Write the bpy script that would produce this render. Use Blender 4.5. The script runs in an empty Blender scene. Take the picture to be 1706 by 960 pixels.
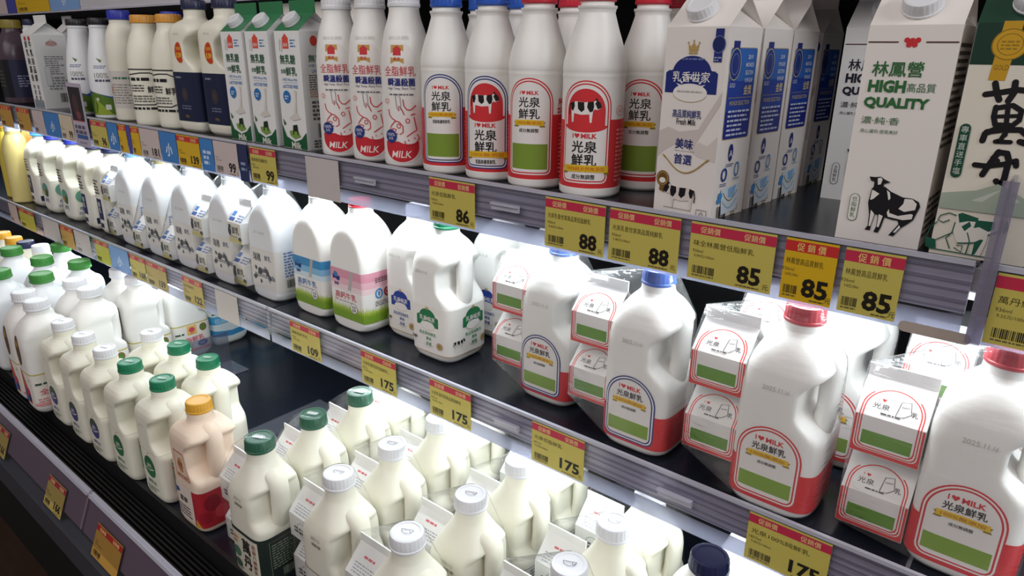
import bpy, bmesh, math, random
from math import sin, cos, pi, radians, sqrt, hypot, atan2
from mathutils import Vector, Matrix
from mathutils.geometry import tessellate_polygon
random.seed(7)
S = bpy.context.scene
COL = S.collection
Z0 = 1.35                                   # eye height above the floor
# ---------------------------------------------------------------- camera
F_PX, PITCH, YAW, ROLL = 1148.48, 0.333624, -0.681889, 0.010621
fw = Vector((sin(YAW)*cos(PITCH), cos(YAW)*cos(PITCH), -sin(PITCH)))
rt = Vector((cos(YAW), -sin(YAW), 0)); up = rt.cross(fw)
rt2 = rt*cos(ROLL) + up*sin(ROLL); up2 = up*cos(ROLL) - rt*sin(ROLL)
cam = bpy.data.objects.new('camera', bpy.data.cameras.new('camera')); COL.objects.link(cam)
m = Matrix.Identity(4)
for i in range(3):
    m[i][0], m[i][1], m[i][2] = rt2[i], up2[i], -fw[i]
m.translation = (0, 0, Z0); cam.matrix_world = m
cam.data.sensor_width = 36; cam.data.lens = F_PX/1706*36; cam.data.clip_start = .02
S.camera = cam
# ---------------------------------------------------------------- light and exposure
S.view_settings.view_transform = 'Standard'; S.view_settings.look = 'None'
S.view_settings.gamma = 1; S.view_settings.use_curve_mapping = False
S.view_settings.exposure = 0.0
S.cycles.transparent_max_bounces = 40
W = bpy.data.worlds.new('store'); S.world = W; W.use_nodes = True
W.node_tree.nodes['Background'].inputs[0].default_value = (1, .95, .93, 1)
W.node_tree.nodes['Background'].inputs[1].default_value = 0.16
def area(name, loc, rot, sx, sy, power, col=(1, 1, 1)):
    l = bpy.data.lights.new(name, 'AREA'); l.shape = 'RECTANGLE'; l.size = sx; l.size_y = sy
    l.energy = power; l.color = col
    o = bpy.data.objects.new(name, l); COL.objects.link(o); o.location = loc; o.rotation_euler = rot
    return o
# store ceiling fixtures in the aisle behind the photographer
area('ceiling_lamp', (-.9, -1.0, 2.9), (radians(38), 0, 0), 3.6, .9, 20, (1, .94, .92))
area('ceiling_lamp', (-.9, -2.6, 2.9), (radians(55), 0, 0), 3.6, .9, 20, (1, .93, .91))
area('ceiling_lamp', (2.3, .15, 2.6), (0, radians(56), 0), 0.6, 1.6, 34, (.95, .98, 1))
F1, F2, F3 = Z0-.168, Z0-.480, Z0-.800       # tops of the two shelves and of the bottom deck
# LED strips under the front edge of each shelf
LED = (.88, .97, 1)
area('led_lamp', (-.85, .735, F1-.036), (radians(-14), 0, 0), 4.9, .014, 12, LED)
area('led_lamp', (-.85, .735, F2-.036), (radians(-14), 0, 0), 4.9, .014, 8.5, LED)
area('led_lamp', (-.85, .83, F1+.262), (radians(-10), 0, 0), 4.9, .014, 6, LED)

# ---------------------------------------------------------------- materials
def lin(h):
    h = h.lstrip('#'); h = h if len(h) == 6 else ''.join(x*2 for x in h); c = [int(h[i:i+2], 16)/255 for i in (0, 2, 4)]
    return tuple(x/12.92 if x <= .04045 else ((x+.055)/1.055)**2.4 for x in c) + (1,)
MC = {}
def mat(name, col, rough=.45, metal=0, spec=.5, sss=0, noise=0, bump=0, bscale=60, emit=0, coat=0, stretch=None):
    if name in MC: return MC[name]
    m = bpy.data.materials.new(name); m.use_nodes = True
    nt = m.node_tree; b = nt.nodes['Principled BSDF']
    c = lin(col); b.inputs['Base Color'].default_value = c
    b.inputs['Roughness'].default_value = rough; b.inputs['Metallic'].default_value = metal
    b.inputs['Specular IOR Level'].default_value = spec
    if coat: b.inputs['Coat Weight'].default_value = coat
    if sss:
        b.inputs['Subsurface Weight'].default_value = sss; b.inputs['Subsurface Scale'].default_value = .012
        b.inputs['Subsurface Radius'].default_value = (1, .9, .7)
    if emit:
        b.inputs['Emission Color'].default_value = c; b.inputs['Emission Strength'].default_value = emit
    if noise or bump:
        tc = nt.nodes.new('ShaderNodeTexCoord'); n = nt.nodes.new('ShaderNodeTexNoise')
        n.inputs['Scale'].default_value = bscale; n.inputs['Detail'].default_value = 5
        if stretch:
            mp = nt.nodes.new('ShaderNodeMapping'); mp.inputs['Scale'].default_value = stretch
            nt.links.new(tc.outputs['Object'], mp.inputs[0]); nt.links.new(mp.outputs[0], n.inputs['Vector'])
        else: nt.links.new(tc.outputs['Object'], n.inputs['Vector'])
        if noise:
            r = nt.nodes.new('ShaderNodeMix'); r.data_type = 'RGBA'
            r.inputs['A'].default_value = tuple(x*(1-noise) for x in c[:3]) + (1,)
            r.inputs['B'].default_value = tuple(min(1, x*(1+noise)) for x in c[:3]) + (1,)
            nt.links.new(n.outputs['Fac'], r.inputs['Factor']); nt.links.new(r.outputs['Result'], b.inputs['Base Color'])
        if bump:
            bp = nt.nodes.new('ShaderNodeBump'); bp.inputs['Strength'].default_value = bump; bp.inputs['Distance'].default_value = .002
            nt.links.new(n.outputs['Fac'], bp.inputs['Height']); nt.links.new(bp.outputs[0], b.inputs['Normal'])
    MC[name] = m; return m
def ink(h): return mat('ink_'+h, h, .42, spec=.35)
def clear(name, tint, gloss=.06, rough=.05, bump=0, bscale=30, stretch=(1, 1, 1), edge=1.45, haze=0, hazecol='#F4F4F6', through=False):
    """thin clear plastic: lets light straight through, mirrors at grazing angles"""
    if name in MC: return MC[name]
    m = bpy.data.materials.new(name); m.use_nodes = True; nt = m.node_tree
    nt.nodes.remove(nt.nodes['Principled BSDF']); out = nt.nodes['Material Output']
    t = nt.nodes.new('ShaderNodeBsdfTransparent'); t.inputs[0].default_value = lin(tint)
    g = nt.nodes.new('ShaderNodeBsdfGlossy'); g.inputs['Roughness'].default_value = rough
    fr = nt.nodes.new('ShaderNodeFresnel'); ge = nt.nodes.new('ShaderNodeNewGeometry')   # same mirror strength from either side of the sheet
    io = nt.nodes.new('ShaderNodeMath'); io.operation = 'MULTIPLY_ADD'; io.inputs[1].default_value = 1/edge-edge; io.inputs[2].default_value = edge
    nt.links.new(ge.outputs['Backfacing'], io.inputs[0]); nt.links.new(io.outputs[0], fr.inputs['IOR'])
    ad = nt.nodes.new('ShaderNodeMath'); ad.operation = 'ADD'; ad.inputs[1].default_value = gloss; ad.use_clamp = True
    nt.links.new(fr.outputs[0], ad.inputs[0])
    mx = nt.nodes.new('ShaderNodeMixShader'); nt.links.new(ad.outputs[0], mx.inputs[0])
    nt.links.new(t.outputs[0], mx.inputs[1]); nt.links.new(g.outputs[0], mx.inputs[2]); nt.links.new(mx.outputs[0], out.inputs[0])
    if bump:
        tc = nt.nodes.new('ShaderNodeTexCoord'); mp = nt.nodes.new('ShaderNodeMapping'); mp.inputs['Scale'].default_value = stretch
        n = nt.nodes.new('ShaderNodeTexNoise'); n.inputs['Scale'].default_value = bscale; n.inputs['Detail'].default_value = 4
        n.inputs['Distortion'].default_value = .6
        bp = nt.nodes.new('ShaderNodeBump'); bp.inputs['Strength'].default_value = bump; bp.inputs['Distance'].default_value = .003
        nt.links.new(tc.outputs['Object'], mp.inputs[0]); nt.links.new(mp.outputs[0], n.inputs['Vector'])
        nt.links.new(n.outputs['Fac'], bp.inputs['Height']); nt.links.new(bp.outputs[0], g.inputs['Normal']); nt.links.new(bp.outputs[0], fr.inputs['Normal'])
    if haze:
        df = nt.nodes.new('ShaderNodeBsdfDiffuse'); df.inputs[0].default_value = lin(hazecol)
        if through:
            tl = nt.nodes.new('ShaderNodeBsdfTranslucent'); tl.inputs[0].default_value = lin(hazecol)
            m3 = nt.nodes.new('ShaderNodeMixShader'); m3.inputs[0].default_value = .5
            nt.links.new(df.outputs[0], m3.inputs[1]); nt.links.new(tl.outputs[0], m3.inputs[2]); df = m3
        m2 = nt.nodes.new('ShaderNodeMixShader'); m2.inputs[0].default_value = haze
        nt.links.new(mx.outputs[0], m2.inputs[1]); nt.links.new(df.outputs[0], m2.inputs[2]); nt.links.new(m2.outputs[0], out.inputs[0])
    MC[name] = m; return m
MILK = mat('milk_plastic', '#F3F1ED', .38, sss=.10, noise=.015, bscale=20)
CREAM = mat('cream_plastic', '#EFECDC', .40, sss=.10, noise=.015, bscale=20)
COOL = mat('cool_white_plastic', '#EFF1F4', .34, sss=.10, noise=.015, bscale=20)
BOARD = mat('carton_board', '#EDE6E1', .45, noise=.015, bscale=40)
BOARDW = mat('carton_board_white', '#EFEFEE', .45, noise=.015, bscale=40)
BLACKMAT = mat('shelf_mat', '#171B25', .24, spec=.5, noise=.35, bump=.12, bscale=45)
BLACK = mat('black_metal', '#0C0D10', .5, noise=.2, bscale=30)
METAL = mat('rail_metal', '#DDDBE1', .30, metal=.3, noise=.22, bump=.1, bscale=9, stretch=(1, 60, 60))
RAILD = mat('rail_dark', '#ACA9B2', .4, metal=.2, noise=.25, bscale=9, stretch=(1, 60, 60))
CLEAR = clear('clear_plastic', '#ECEBF1', .035, .12, edge=1.18)
LIP = mat('clear_lip', '#B9B8C6', .18, spec=.8, noise=.12, bscale=8, stretch=(1, 40, 40))
FILM = clear('stretch_film', '#FDFDFD', .034, .09, bump=.8, bscale=30, stretch=(1, 1, 4.5), edge=1.13, haze=.05)
FILMS = clear('shrink_film', '#FDFDFD', .02, .10, bump=.6, bscale=34, stretch=(1, 1, .8), edge=1.13, haze=.05)
BAND = clear('frosted_band', '#DCDFE6', .05, .2, edge=1.2, haze=.42, hazecol='#D3D5DC', through=True)
FROST = clear('frosted_edge', '#DAD8E2', .05, .2, edge=1.2, haze=.38, hazecol='#A29CAE')
ACRYL = clear('acrylic', '#D9DAE2', .05, .12, haze=.12, hazecol='#A9AEBC')
FILMC = clear('crisp_film', '#FEFEFE', .010, .10, bump=.35, bscale=30, stretch=(1, 1, 2.5), edge=1.10, haze=.015)
# ---------------------------------------------------------------- object helpers
def setp(o, label=None, cat=None, group=None, kind=None):
    if label: o['label'] = label
    if cat: o['category'] = cat
    if group: o['group'] = group
    if kind: o['kind'] = kind
    return o
def empty(name, loc, rz=0, **k):
    o = bpy.data.objects.new(name, None); COL.objects.link(o); o.location = loc; o.rotation_euler = (0, 0, rz)
    o.empty_display_size = .02
    return setp(o, **k)
def ob(name, mesh, parent=None, loc=None, rz=0, **k):
    o = bpy.data.objects.new(name, mesh); COL.objects.link(o)
    if parent: o.parent = parent
    if loc: o.location = loc
    if rz: o.rotation_euler = (0, 0, rz)
    return setp(o, **k)
def mesh_of(name, V, Fc, mats, idx=None, smooth=False, angle=None):
    me = bpy.data.meshes.new(name); me.from_pydata([tuple(v) for v in V], [], Fc)
    for x in (mats if isinstance(mats, list) else [mats]): me.materials.append(x)
    if idx: me.polygons.foreach_set('material_index', idx)
    if smooth: me.polygons.foreach_set('use_smooth', [True]*len(me.polygons))
    me.update()
    if angle: me.set_sharp_from_angle(angle=radians(angle))
    return me
class MB:
    """gathers boxes, lathes and tubes into one mesh"""
    def __init__(s): s.V = []; s.F = []; s.I = []
    def add(s, V, Fc, mi=0):
        b = len(s.V); s.V += [Vector(v) for v in V]; s.F += [[b+i for i in f] for f in Fc]; s.I += [mi]*len(Fc); return s
    def box(s, x0, x1, y0, y1, z0, z1, mi=0, M=None):
        V = [Vector((x, y, z)) for z in (z0, z1) for y in (y0, y1) for x in (x0, x1)]
        if M: V = [M @ v for v in V]
        return s.add(V, [(0, 2, 3, 1), (4, 5, 7, 6), (0, 1, 5, 4), (2, 6, 7, 3), (0, 4, 6, 2), (1, 3, 7, 5)], mi)
    def lathe(s, prof, n=48, mi=0, rib=0, ribn=36, cx=0, cy=0, M=None):
        V = []; Fc = []
        for (r, z, *w) in prof:
            for i in range(n):
                a = 2*pi*i/n; rr = r*(1 + (rib*(w[0] if w else 0))*cos(ribn*a)); v = Vector((cx+rr*cos(a), cy+rr*sin(a), z)); V.append(M @ v if M else v)
        for k in range(len(prof)-1):
            for i in range(n):
                j = (i+1) % n; Fc.append((k*n+i, k*n+j, (k+1)*n+j, (k+1)*n+i))
        Fc.append(tuple(range(n-1, -1, -1))); Fc.append(tuple((len(prof)-1)*n+i for i in range(n)))
        return s.add(V, Fc, mi)
    def tube(s, pts, ra, rb=None, n=14, mi=0, side=Vector((0, 1, 0))):
        """ellipse swept along pts in a plane with normal `side`; ra in plane, rb along side"""
        rb = rb or ra; V = []; Fc = []; pts = [Vector(p) for p in pts]
        for k, p in enumerate(pts):
            t = (pts[min(k+1, len(pts)-1)] - pts[max(k-1, 0)]).normalized(); u = t.cross(side).normalized()
            A = ra[k] if isinstance(ra, list) else ra; B = rb[k] if isinstance(rb, list) else rb
            for i in range(n): V.append(p + u*(A*cos(2*pi*i/n)) + side*(B*sin(2*pi*i/n)))
        for k in range(len(pts)-1):
            for i in range(n):
                j = (i+1) % n; Fc.append((k*n+i, k*n+j, (k+1)*n+j, (k+1)*n+i))
        Fc.append(tuple(range(n-1, -1, -1))); Fc.append(tuple((len(pts)-1)*n+i for i in range(n)))
        return s.add(V, Fc, mi)
    def mesh(s, name, mats, smooth=False, angle=None):
        me = mesh_of(name, s.V, s.F, mats, s.I, smooth or angle is not None)
        bm = bmesh.new(); bm.from_mesh(me); bmesh.ops.recalc_face_normals(bm, faces=bm.faces); bm.to_mesh(me); bm.free()
        if angle: me.set_sharp_from_angle(angle=radians(angle))
        return me
def bez(p0, p1, p2, p3, n=14):
    p0, p1, p2, p3 = map(Vector, (p0, p1, p2, p3))
    return [p0*(1-t)**3 + p1*3*t*(1-t)**2 + p2*3*t*t*(1-t) + p3*t**3 for t in [i/n for i in range(n+1)]]
def pchip(xs, ys, x):
    n = len(xs)
    if x <= xs[0]: return ys[0]
    if x >= xs[-1]: return ys[-1]
    h = [xs[i+1]-xs[i] for i in range(n-1)]; d = [(ys[i+1]-ys[i])/h[i] for i in range(n-1)]
    def sl(i):
        if i == 0: return d[0]
        if i == n-1: return d[-1]
        if d[i-1]*d[i] <= 0: return 0
        return 2*d[i-1]*d[i]/(d[i-1]+d[i])
    k = max(i for i in range(n-1) if xs[i] <= x); t = (x-xs[k])/h[k]
    return ys[k]*(2*t**3-3*t*t+1) + sl(k)*h[k]*(t**3-2*t*t+t) + ys[k+1]*(3*t*t-2*t**3) + sl(k+1)*h[k]*(t**3-t*t)
def smin(a, b, k):
    h = max(k-abs(a-b), 0)/k
    return min(a, b) - h*h*k*.25
def sstep(a, b, x):
    t = min(1, max(0, (x-a)/(b-a))); return t*t*(3-2*t)
# ---------------------------------------------------------------- printed artwork (flat inks laid on a surface)
TXT = {}
def text_mesh(s, bold):
    k = (s, bold)
    if k not in TXT:
        c = bpy.data.curves.new('lettering', 'FONT'); c.body = s; c.resolution_u = 2; c.offset = bold
        o = bpy.data.objects.new('lettering', c); COL.objects.link(o); bpy.context.view_layer.update()
        e = o.evaluated_get(bpy.context.evaluated_depsgraph_get()); me = e.to_mesh()
        V = [(v.co.x, v.co.y) for v in me.vertices]; Fc = [tuple(p.vertices) for p in me.polygons]
        e.to_mesh_clear(); bpy.data.objects.remove(o); bpy.data.curves.remove(c)
        if not V: V = [(0, 0), (1, 0), (0, 1)]; Fc = []
        x0 = min(v[0] for v in V); x1 = max(v[0] for v in V); y0 = min(v[1] for v in V); y1 = max(v[1] for v in V)
        TXT[k] = ([((v[0]-x0)/(x1-x0), (v[1]-y0)/(y1-y0)) for v in V], Fc, (x1-x0)/(y1-y0))
    return TXT[k]
class Art:
    def __init__(s): s.L = []
    def raw(s, V, Fc, col): s.L.append((V, Fc, col, False)); return s
    def poly(s, pts, col):
        t = tessellate_polygon([[Vector((p[0], p[1], 0)) for p in pts]]); return s.raw(list(pts), [tuple(f) for f in t], col)
    def rect(s, x0, y0, x1, y1, col): return s.raw([(x0, y0), (x1, y0), (x1, y1), (x0, y1)], [(0, 1, 2, 3)], col)
    def rrect(s, x0, y0, x1, y1, r, col):
        P = []
        for cx, cy, a in ((x1-r, y0+r, -90), (x1-r, y1-r, 0), (x0+r, y1-r, 90), (x0+r, y0+r, 180)):
            P += [(cx+r*cos(radians(a+q)), cy+r*sin(radians(a+q))) for q in (0, 22, 45, 68, 90)]
        return s.poly(P, col)
    def ell(s, cx, cy, rx, ry, col, n=28, a0=0, a1=360):
        return s.poly([(cx+rx*cos(radians(a0+(a1-a0)*i/n)), cy+ry*sin(radians(a0+(a1-a0)*i/n))) for i in range(n if a1-a0 == 360 else n+1)], col)
    def arch(s, cx, y0, w, h, col, rb=.006, top=None):
        t = top or w/2; P = [(cx+w/2-rb+rb*cos(radians(a)), y0+rb+rb*sin(radians(a))) for a in (-90, -60, -30, 0)]
        P += [(cx+w/2*cos(radians(a)), y0+h-t+t*sin(radians(a))) for a in range(0, 181, 9)]
        P += [(cx-w/2+rb+rb*cos(radians(a)), y0+rb+rb*sin(radians(a))) for a in (180, 210, 240, 270)]
        return s.poly(P, col)
    def stroke(s, pts, w, col, closed=False):
        n = len(pts); V = []; Fc = []
        for i, p in enumerate(pts):
            a = pts[(i-1) % n] if (closed or i) else p; b = pts[(i+1) % n] if (closed or i < n-1) else p
            dx, dy = b[0]-a[0], b[1]-a[1]; l = hypot(dx, dy) or 1; nx, ny = -dy/l*w/2, dx/l*w/2
            V += [(p[0]+nx, p[1]+ny), (p[0]-nx, p[1]-ny)]
        for i in range(n if closed else n-1):
            j = (i+1) % n; Fc.append((2*i, 2*i+1, 2*j+1, 2*j))
        return s.raw(V, Fc, col)
    def ring(s, cx, cy, rx, ry, w, col, n=30): return s.stroke([(cx+rx*cos(2*pi*i/n), cy+ry*sin(2*pi*i/n)) for i in range(n)], w, col, True)
    def text(s, t, cx, cy, h, col, w=None, bold=0, shear=0):
        cjk = any(ord(c) > 0x2E00 for c in t); V, Fc, asp = text_mesh(t, 0 if cjk else bold); w = w or h*asp
        P = [(cx+(x-.5)*w+shear*(y-.5)*h, cy+(y-.5)*h) for x, y in V]
        if not cjk or bold < .01: return s.raw(P, Fc, col)
        d = bold*h*.85; n = 4 if bold < .035 else 8
        for i in range(n):
            a = 2*pi*(i+.5)/n; s.L.append(([(x+d*cos(a), y+d*sin(a)) for x, y in P], Fc, col, i > 0))
        return s
    def vtext(s, t, cx, y1, size, col, bold=0, gap=1.12):
        for i, ch in enumerate(t):
            if ch != ' ': s.text(ch, cx, y1-size/2-i*size*gap, size, col, w=size, bold=bold)
        return s
    def lines(s, x0, y0, x1, y1, n, col, fill=.5, seed=1):
        """rows of small print too fine to read"""
        R = random.Random(seed); dy = (y1-y0)/n; V = []; Fc = []
        for i in range(n):
            x = x0; yb = y1-(i+1)*dy; e = x1-(x1-x0)*R.choice((0, 0, .1, .3))
            while x < e:
                l = min(R.uniform(.6, 2.2)*dy, e-x); b = len(V)
                V += [(x, yb), (x+l, yb), (x+l, yb+dy*fill), (x, yb+dy*fill)]; Fc.append((b, b+1, b+2, b+3)); x += l+.35*dy
        return s.raw(V, Fc, col)
    def barcode(s, x0, y0, x1, y1, col='#2A2622', seed=3):
        R = random.Random(seed); V = []; Fc = []; x = x0; u = (x1-x0)/48
        while x < x1-u:
            l = u*R.choice((1, 1, 2)); b = len(V); V += [(x, y0), (x+l, y0), (x+l, y1), (x, y1)]; Fc.append((b, b+1, b+2, b+3)); x += l+u*R.choice((1, 1, 2))
        return s.raw(V, Fc, col)
    def heart(s, cx, cy, r, col):
        P = []
        for i in range(26):
            t = 2*pi*i/26; P.append((cx+r*sin(t)**3, cy+r*(.8125*cos(t)-.3125*cos(2*t)-.125*cos(3*t)-.0625*cos(4*t))))
        return s.poly(P, col)
    def build(s, name, fn, cu=0, cv=(), e0=.00025, eps=.00006):
        """fn(u, v, offset) -> point on the surface; cu = spacing of the cuts that let the print follow a curve"""
        V = []; Fc = []; I = []; cols = []; off = e0; eps = min(eps, .0014/max(1, len(s.L)))
        for k, (v2, f2, col, sub) in enumerate(s.L):
            if col not in cols: cols.append(col)
            mi = cols.index(col); off += eps*(.2 if sub else 1)
            if cu or cv:
                bm = bmesh.new(); vs = [bm.verts.new((x, y, 0)) for x, y in v2]
                for f in f2:
                    try: bm.faces.new([vs[i] for i in f])
                    except ValueError: pass
                xs = [x for x, y in v2]; ys = [y for x, y in v2]
                if cu:
                    i = math.floor(min(xs)/cu)+1
                    while i*cu < max(xs):
                        bmesh.ops.bisect_plane(bm, geom=bm.verts[:]+bm.edges[:]+bm.faces[:], plane_co=(i*cu, 0, 0), plane_no=(1, 0, 0)); i += 1
                for y in cv:
                    if min(ys) < y < max(ys): bmesh.ops.bisect_plane(bm, geom=bm.verts[:]+bm.edges[:]+bm.faces[:], plane_co=(0, y, 0), plane_no=(0, 1, 0))
                bm.verts.index_update(); v2 = [(v.co.x, v.co.y) for v in bm.verts]; f2 = [tuple(v.index for v in f.verts) for f in bm.faces]; bm.free()
            b = len(V); V += [fn(x, y, off) for x, y in v2]; Fc += [tuple(b+i for i in f) for f in f2]; I += [mi]*len(f2)
        return mesh_of(name, V, Fc, [ink(c) for c in cols], I)
# ---------------------------------------------------------------- bottle and jug bodies
class Shape:
    """body of revolution with a super-ellipse section: prof = [(z, half width, exponent)]"""
    def __init__(s, prof, ry=1, front=None, dent=None, flat=None):
        s.z = [p[0] for p in prof]; s.a = [p[1] for p in prof]; s.n = [p[2] for p in prof]; s.ry = ry; s.front = front; s.dent = dent; s.T = None
    def P(s, th, z):
        a = pchip(s.z, s.a, z); n = pchip(s.z, s.n, z); b = a*s.ry if z < s.z[-1]*.9 or s.ry == 1 else a*(s.ry+(1-s.ry)*sstep(s.z[-1]*.8, s.z[-1]*.95, z))
        if s.ry != 1: b = a*(s.ry+(1-s.ry)*sstep(s.z[-1]*.70, s.z[-1]*.9, z))
        c, q = cos(th), sin(th); r = (abs(c/a)**n+abs(q/b)**n)**(-1/n); x, y = r*c, r*q
        if s.front: y = -smin(-y, s.front, .0010)
        if s.dent:
            z0, z1, xd, w = s.dent; k = sstep(z0, z0+w, z)*(1-sstep(z1-w, z1, z)); lim = .080+(xd-.080)*k
            if k > 0: x = smin(x, lim, .026)
        return x, y
    def body(s, name, m, nth=60, nz=46, extra=None):
        H = s.z[-1]; Z = [H*i/nz for i in range(nz+1)]; Z = sorted(set(Z+[.002, .004, .007]+s.z))
        M = MB(); V = []; Fc = []
        for z in Z:
            for i in range(nth): x, y = s.P(2*pi*i/nth, z); V.append((x, y, z))
        for k in range(len(Z)-1):
            for i in range(nth):
                j = (i+1) % nth; Fc.append((k*nth+i, k*nth+j, (k+1)*nth+j, (k+1)*nth+i))
        Fc.append(tuple(range(nth-1, -1, -1))); Fc.append(tuple((len(Z)-1)*nth+i for i in range(nth)))
        M.add(V, Fc)
        if extra: extra(M)
        return M.mesh(name, m, angle=50)
    def S(s, zr):
        zlo = .0145 if s.z[-1] < .23 and s.n[3] == 2 else s.z[-1]*.071
        N = 720; pts = [s.P(-pi/2+2*pi*(i-N/2)/N, zr) for i in range(N+1)]; U = [0]
        for i in range(N): U.append(U[-1]+hypot(pts[i+1][0]-pts[i][0], pts[i+1][1]-pts[i][1]))
        u0 = U[N//2]; U = [u-u0 for u in U]
        def fn(u, v, off):
            lo, hi = 0, N
            while hi-lo > 1:
                md = (lo+hi)//2
                if U[md] <= u: lo = md
                else: hi = md
            t = (u-U[lo])/((U[hi]-U[lo]) or 1); th = -pi/2+2*pi*(lo+t-N/2)/N; d = .006; vz = max(v, zlo)
            p = s.P(th, vz); a = s.P(th-d, vz); b = s.P(th+d, vz); tx, ty = b[0]-a[0], b[1]-a[1]; l = hypot(tx, ty) or 1
            return (p[0]+ty/l*off, p[1]-tx/l*off, v)
        fn.len = U[-1]-U[0]
        return fn
def cap_mesh(r, h, m, rib=.018, n=96):
    k = ('cap', r, h, m.name)
    if k not in CACHE:
        CACHE[k] = MB().lathe([(r*.97, 0), (r*1.03, .0015), (r*1.03, h*.2), (r*.985, h*.24), (r*.985, h*.3, 1), (r*.97, h*.86, 1), (r*.93, h*.97), (r*.86, h), (r*.74, h*1.0), (r*.72, h*.955), (r*.3, h*.955)], n, rib=rib, ribn=24).mesh('cap', m, angle=40)
    return CACHE[k]
CACHE = {}
def cached(k, f):
    if k not in CACHE: CACHE[k] = f()
    return CACHE[k]
# ---------------------------------------------------------------- the place: aisle floor, cooler case, shelves, rails
WOOD = mat('floor_wood', '#3A281E', .35, noise=.45, bscale=5, stretch=(3, 14, 1))
XL, XR = -3.3, .62
ob('floor', MB().box(-4.5, 2, -2.5, 1.2, -.03, 0).mesh('floor', WOOD), kind='structure')
ob('wall_back', MB().box(-3.35, .9, 1.12, 1.18, 0, 2.1).mesh('wall_back', BLACK), kind='structure')
ob('wall_left', MB().box(-3.4, -3.34, .40, 1.12, 0, 2.1).mesh('wall_left', BLACK), kind='structure')
def shelf(F, y0, label, y1=1.115, t=.022):
    M = MB().box(XL, XR, y0, y1, F-t, F-.0025, 0)
    for x0, x1 in ((XL, -2.352), (-2.348, -1.152), (-1.148, -.046), (-.042, XR)): M.box(x0, x1, y0+.004, y1, F-.0025, F, 1)
    o = ob('cooler_shelf', M.mesh('cooler_shelf', [RAILD, BLACKMAT]), label=label, cat='shelf')
    return o
shelf(F1, .676, 'black-matted upper shelf carrying round milk bottles and tall gable cartons')
shelf(F2, .676, 'black-matted middle shelf carrying arched jugs and film-wrapped jug packs')
shelf(F1+.268+.022, .82, 'topmost dark shelf seen only at the upper left edge', t=.03)
b = empty('display_cooler', (0, 0, 0), label='dark bottom deck of the cooler with slatted air grille and bumper', cat='cooler')
ob('deck', MB().box(XL, XR, .432, 1.115, F3-.03, F3).mesh('deck', BLACKMAT), b)
ob('deck_edge', MB().box(XL, XR, .424, .432, F3-.05, F3+.002).mesh('deck_edge', mat('edge_strip', '#3A3A3C', .35, metal=.6)), b)
M = MB()
M.box(XL, XR, .364, .424, F3-.06, F3-.05)
for i in range(7): M.box(XL, XR, .366+i*.008, .3695+i*.008, F3-.05, F3-.03)
ob('air_grille', M.mesh('air_grille', BLACK), b)
ob('bumper', MB().box(XL, XR, .308, .36, F3-.145, F3-.083).mesh('bumper', mat('bumper', '#3F4049', .4, noise=.15)), b)
ob('kick_panel', MB().box(XL, XR, .38, .42, .0, F3-.145).mesh('kick_panel', BLACK), b)
ob('deck_body', MB().box(XL, XR, .42, 1.115, .0, F3-.05).mesh('deck_body', BLACK), b)
def rail(F, x0, x1, label, tail=0):
    r = empty('price_rail', (0, 0, 0), label=label, cat='price rail', group='price rails along the shelf fronts')
    M = MB().box(x0, x1, .6705, .676, F-.042, F+.001)
    for k, z in enumerate((-.004, -.013, -.021, -.030, -.038)):
        M.box(x0, x1, .6693, .6705, F+z-.0018-(k % 2)*.0012, F+z, 1)
    ob('back_channel', M.mesh('back_channel', [METAL, RAILD]), r)
    M = MB().box(x0, x1, .6648, .6656, F-.064, F+.006)
    ob('clear_cover', M.mesh('clear_cover', CLEAR), r)
    ob('lower_band', MB().box(x0, x1, .6658, .6664, F-.064, F-.043).mesh('lower_band', BAND), r)
    M = MB().box(x0, x1, .664, .6675, F+.002, F+.0065).box(x0, x1, .6667, .6705, F+.0035, F+.0052)
    ob('lip', M.mesh('lip', LIP), r)
    return r
rail(F1, XL, -2.362, 'clear price rail at the far left end of the upper shelf')
rail(F1, -2.354, -1.152, 'clear price rail under the left cartons, full of blue and yellow tags')
R1 = rail(F1, -1.148, -.047, 'clear price rail under the round bottles and blue-emblem cartons')
rail(F1, -.042, XR, 'short end of clear price rail at the right edge of the picture')
rail(F2, XL, -2.35, 'clear price rail at the far left end of the middle shelf')
rail(F2, -2.345, -1.150, 'clear price rail holding the 122 tag and the blank white tag')
R2 = rail(F2, -1.142, XR, 'long clear price rail holding the 109 tag and the four 175 tags')
r = empty('price_rail', (0, 0, 0), label='price rail of the topmost shelf along the upper left picture edge', cat='price rail', group='price rails along the shelf fronts')
FT = F1+.268+.022
ob('back_channel', MB().box(XL, XR, .815, .82, FT-.032, FT+.03).mesh('back_channel', METAL), r)
ob('lip', MB().box(XL, XR, .811, .82, FT-.036, FT-.032).mesh('lip', LIP), r)
# torn paper tape and small clips left on the rails
A = Art(); A.rrect(-.028, -.005, .028, .005, .0048, '#B5A79E')
ob('paper_tape', A.build('paper_tape', lambda u, v, o: (u, -o, v)), R1, (-.065, .6646, F1-.062))
def clip(F, x, label, par):
    M = MB().box(-.022, .022, -.004, 0, -.0045, .0045).box(-.022, .022, -.007, -.004, .002, .0045)
    ob('rail_clip', M.mesh('rail_clip', LIP), par, (x, .6644, F-.022))
for F, x, par in ((F2, -.285, R2), (F2, -.545, R2), (F1, -.825, R1), (F1, -.55, R1)): clip(F, x, '', par)
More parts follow.
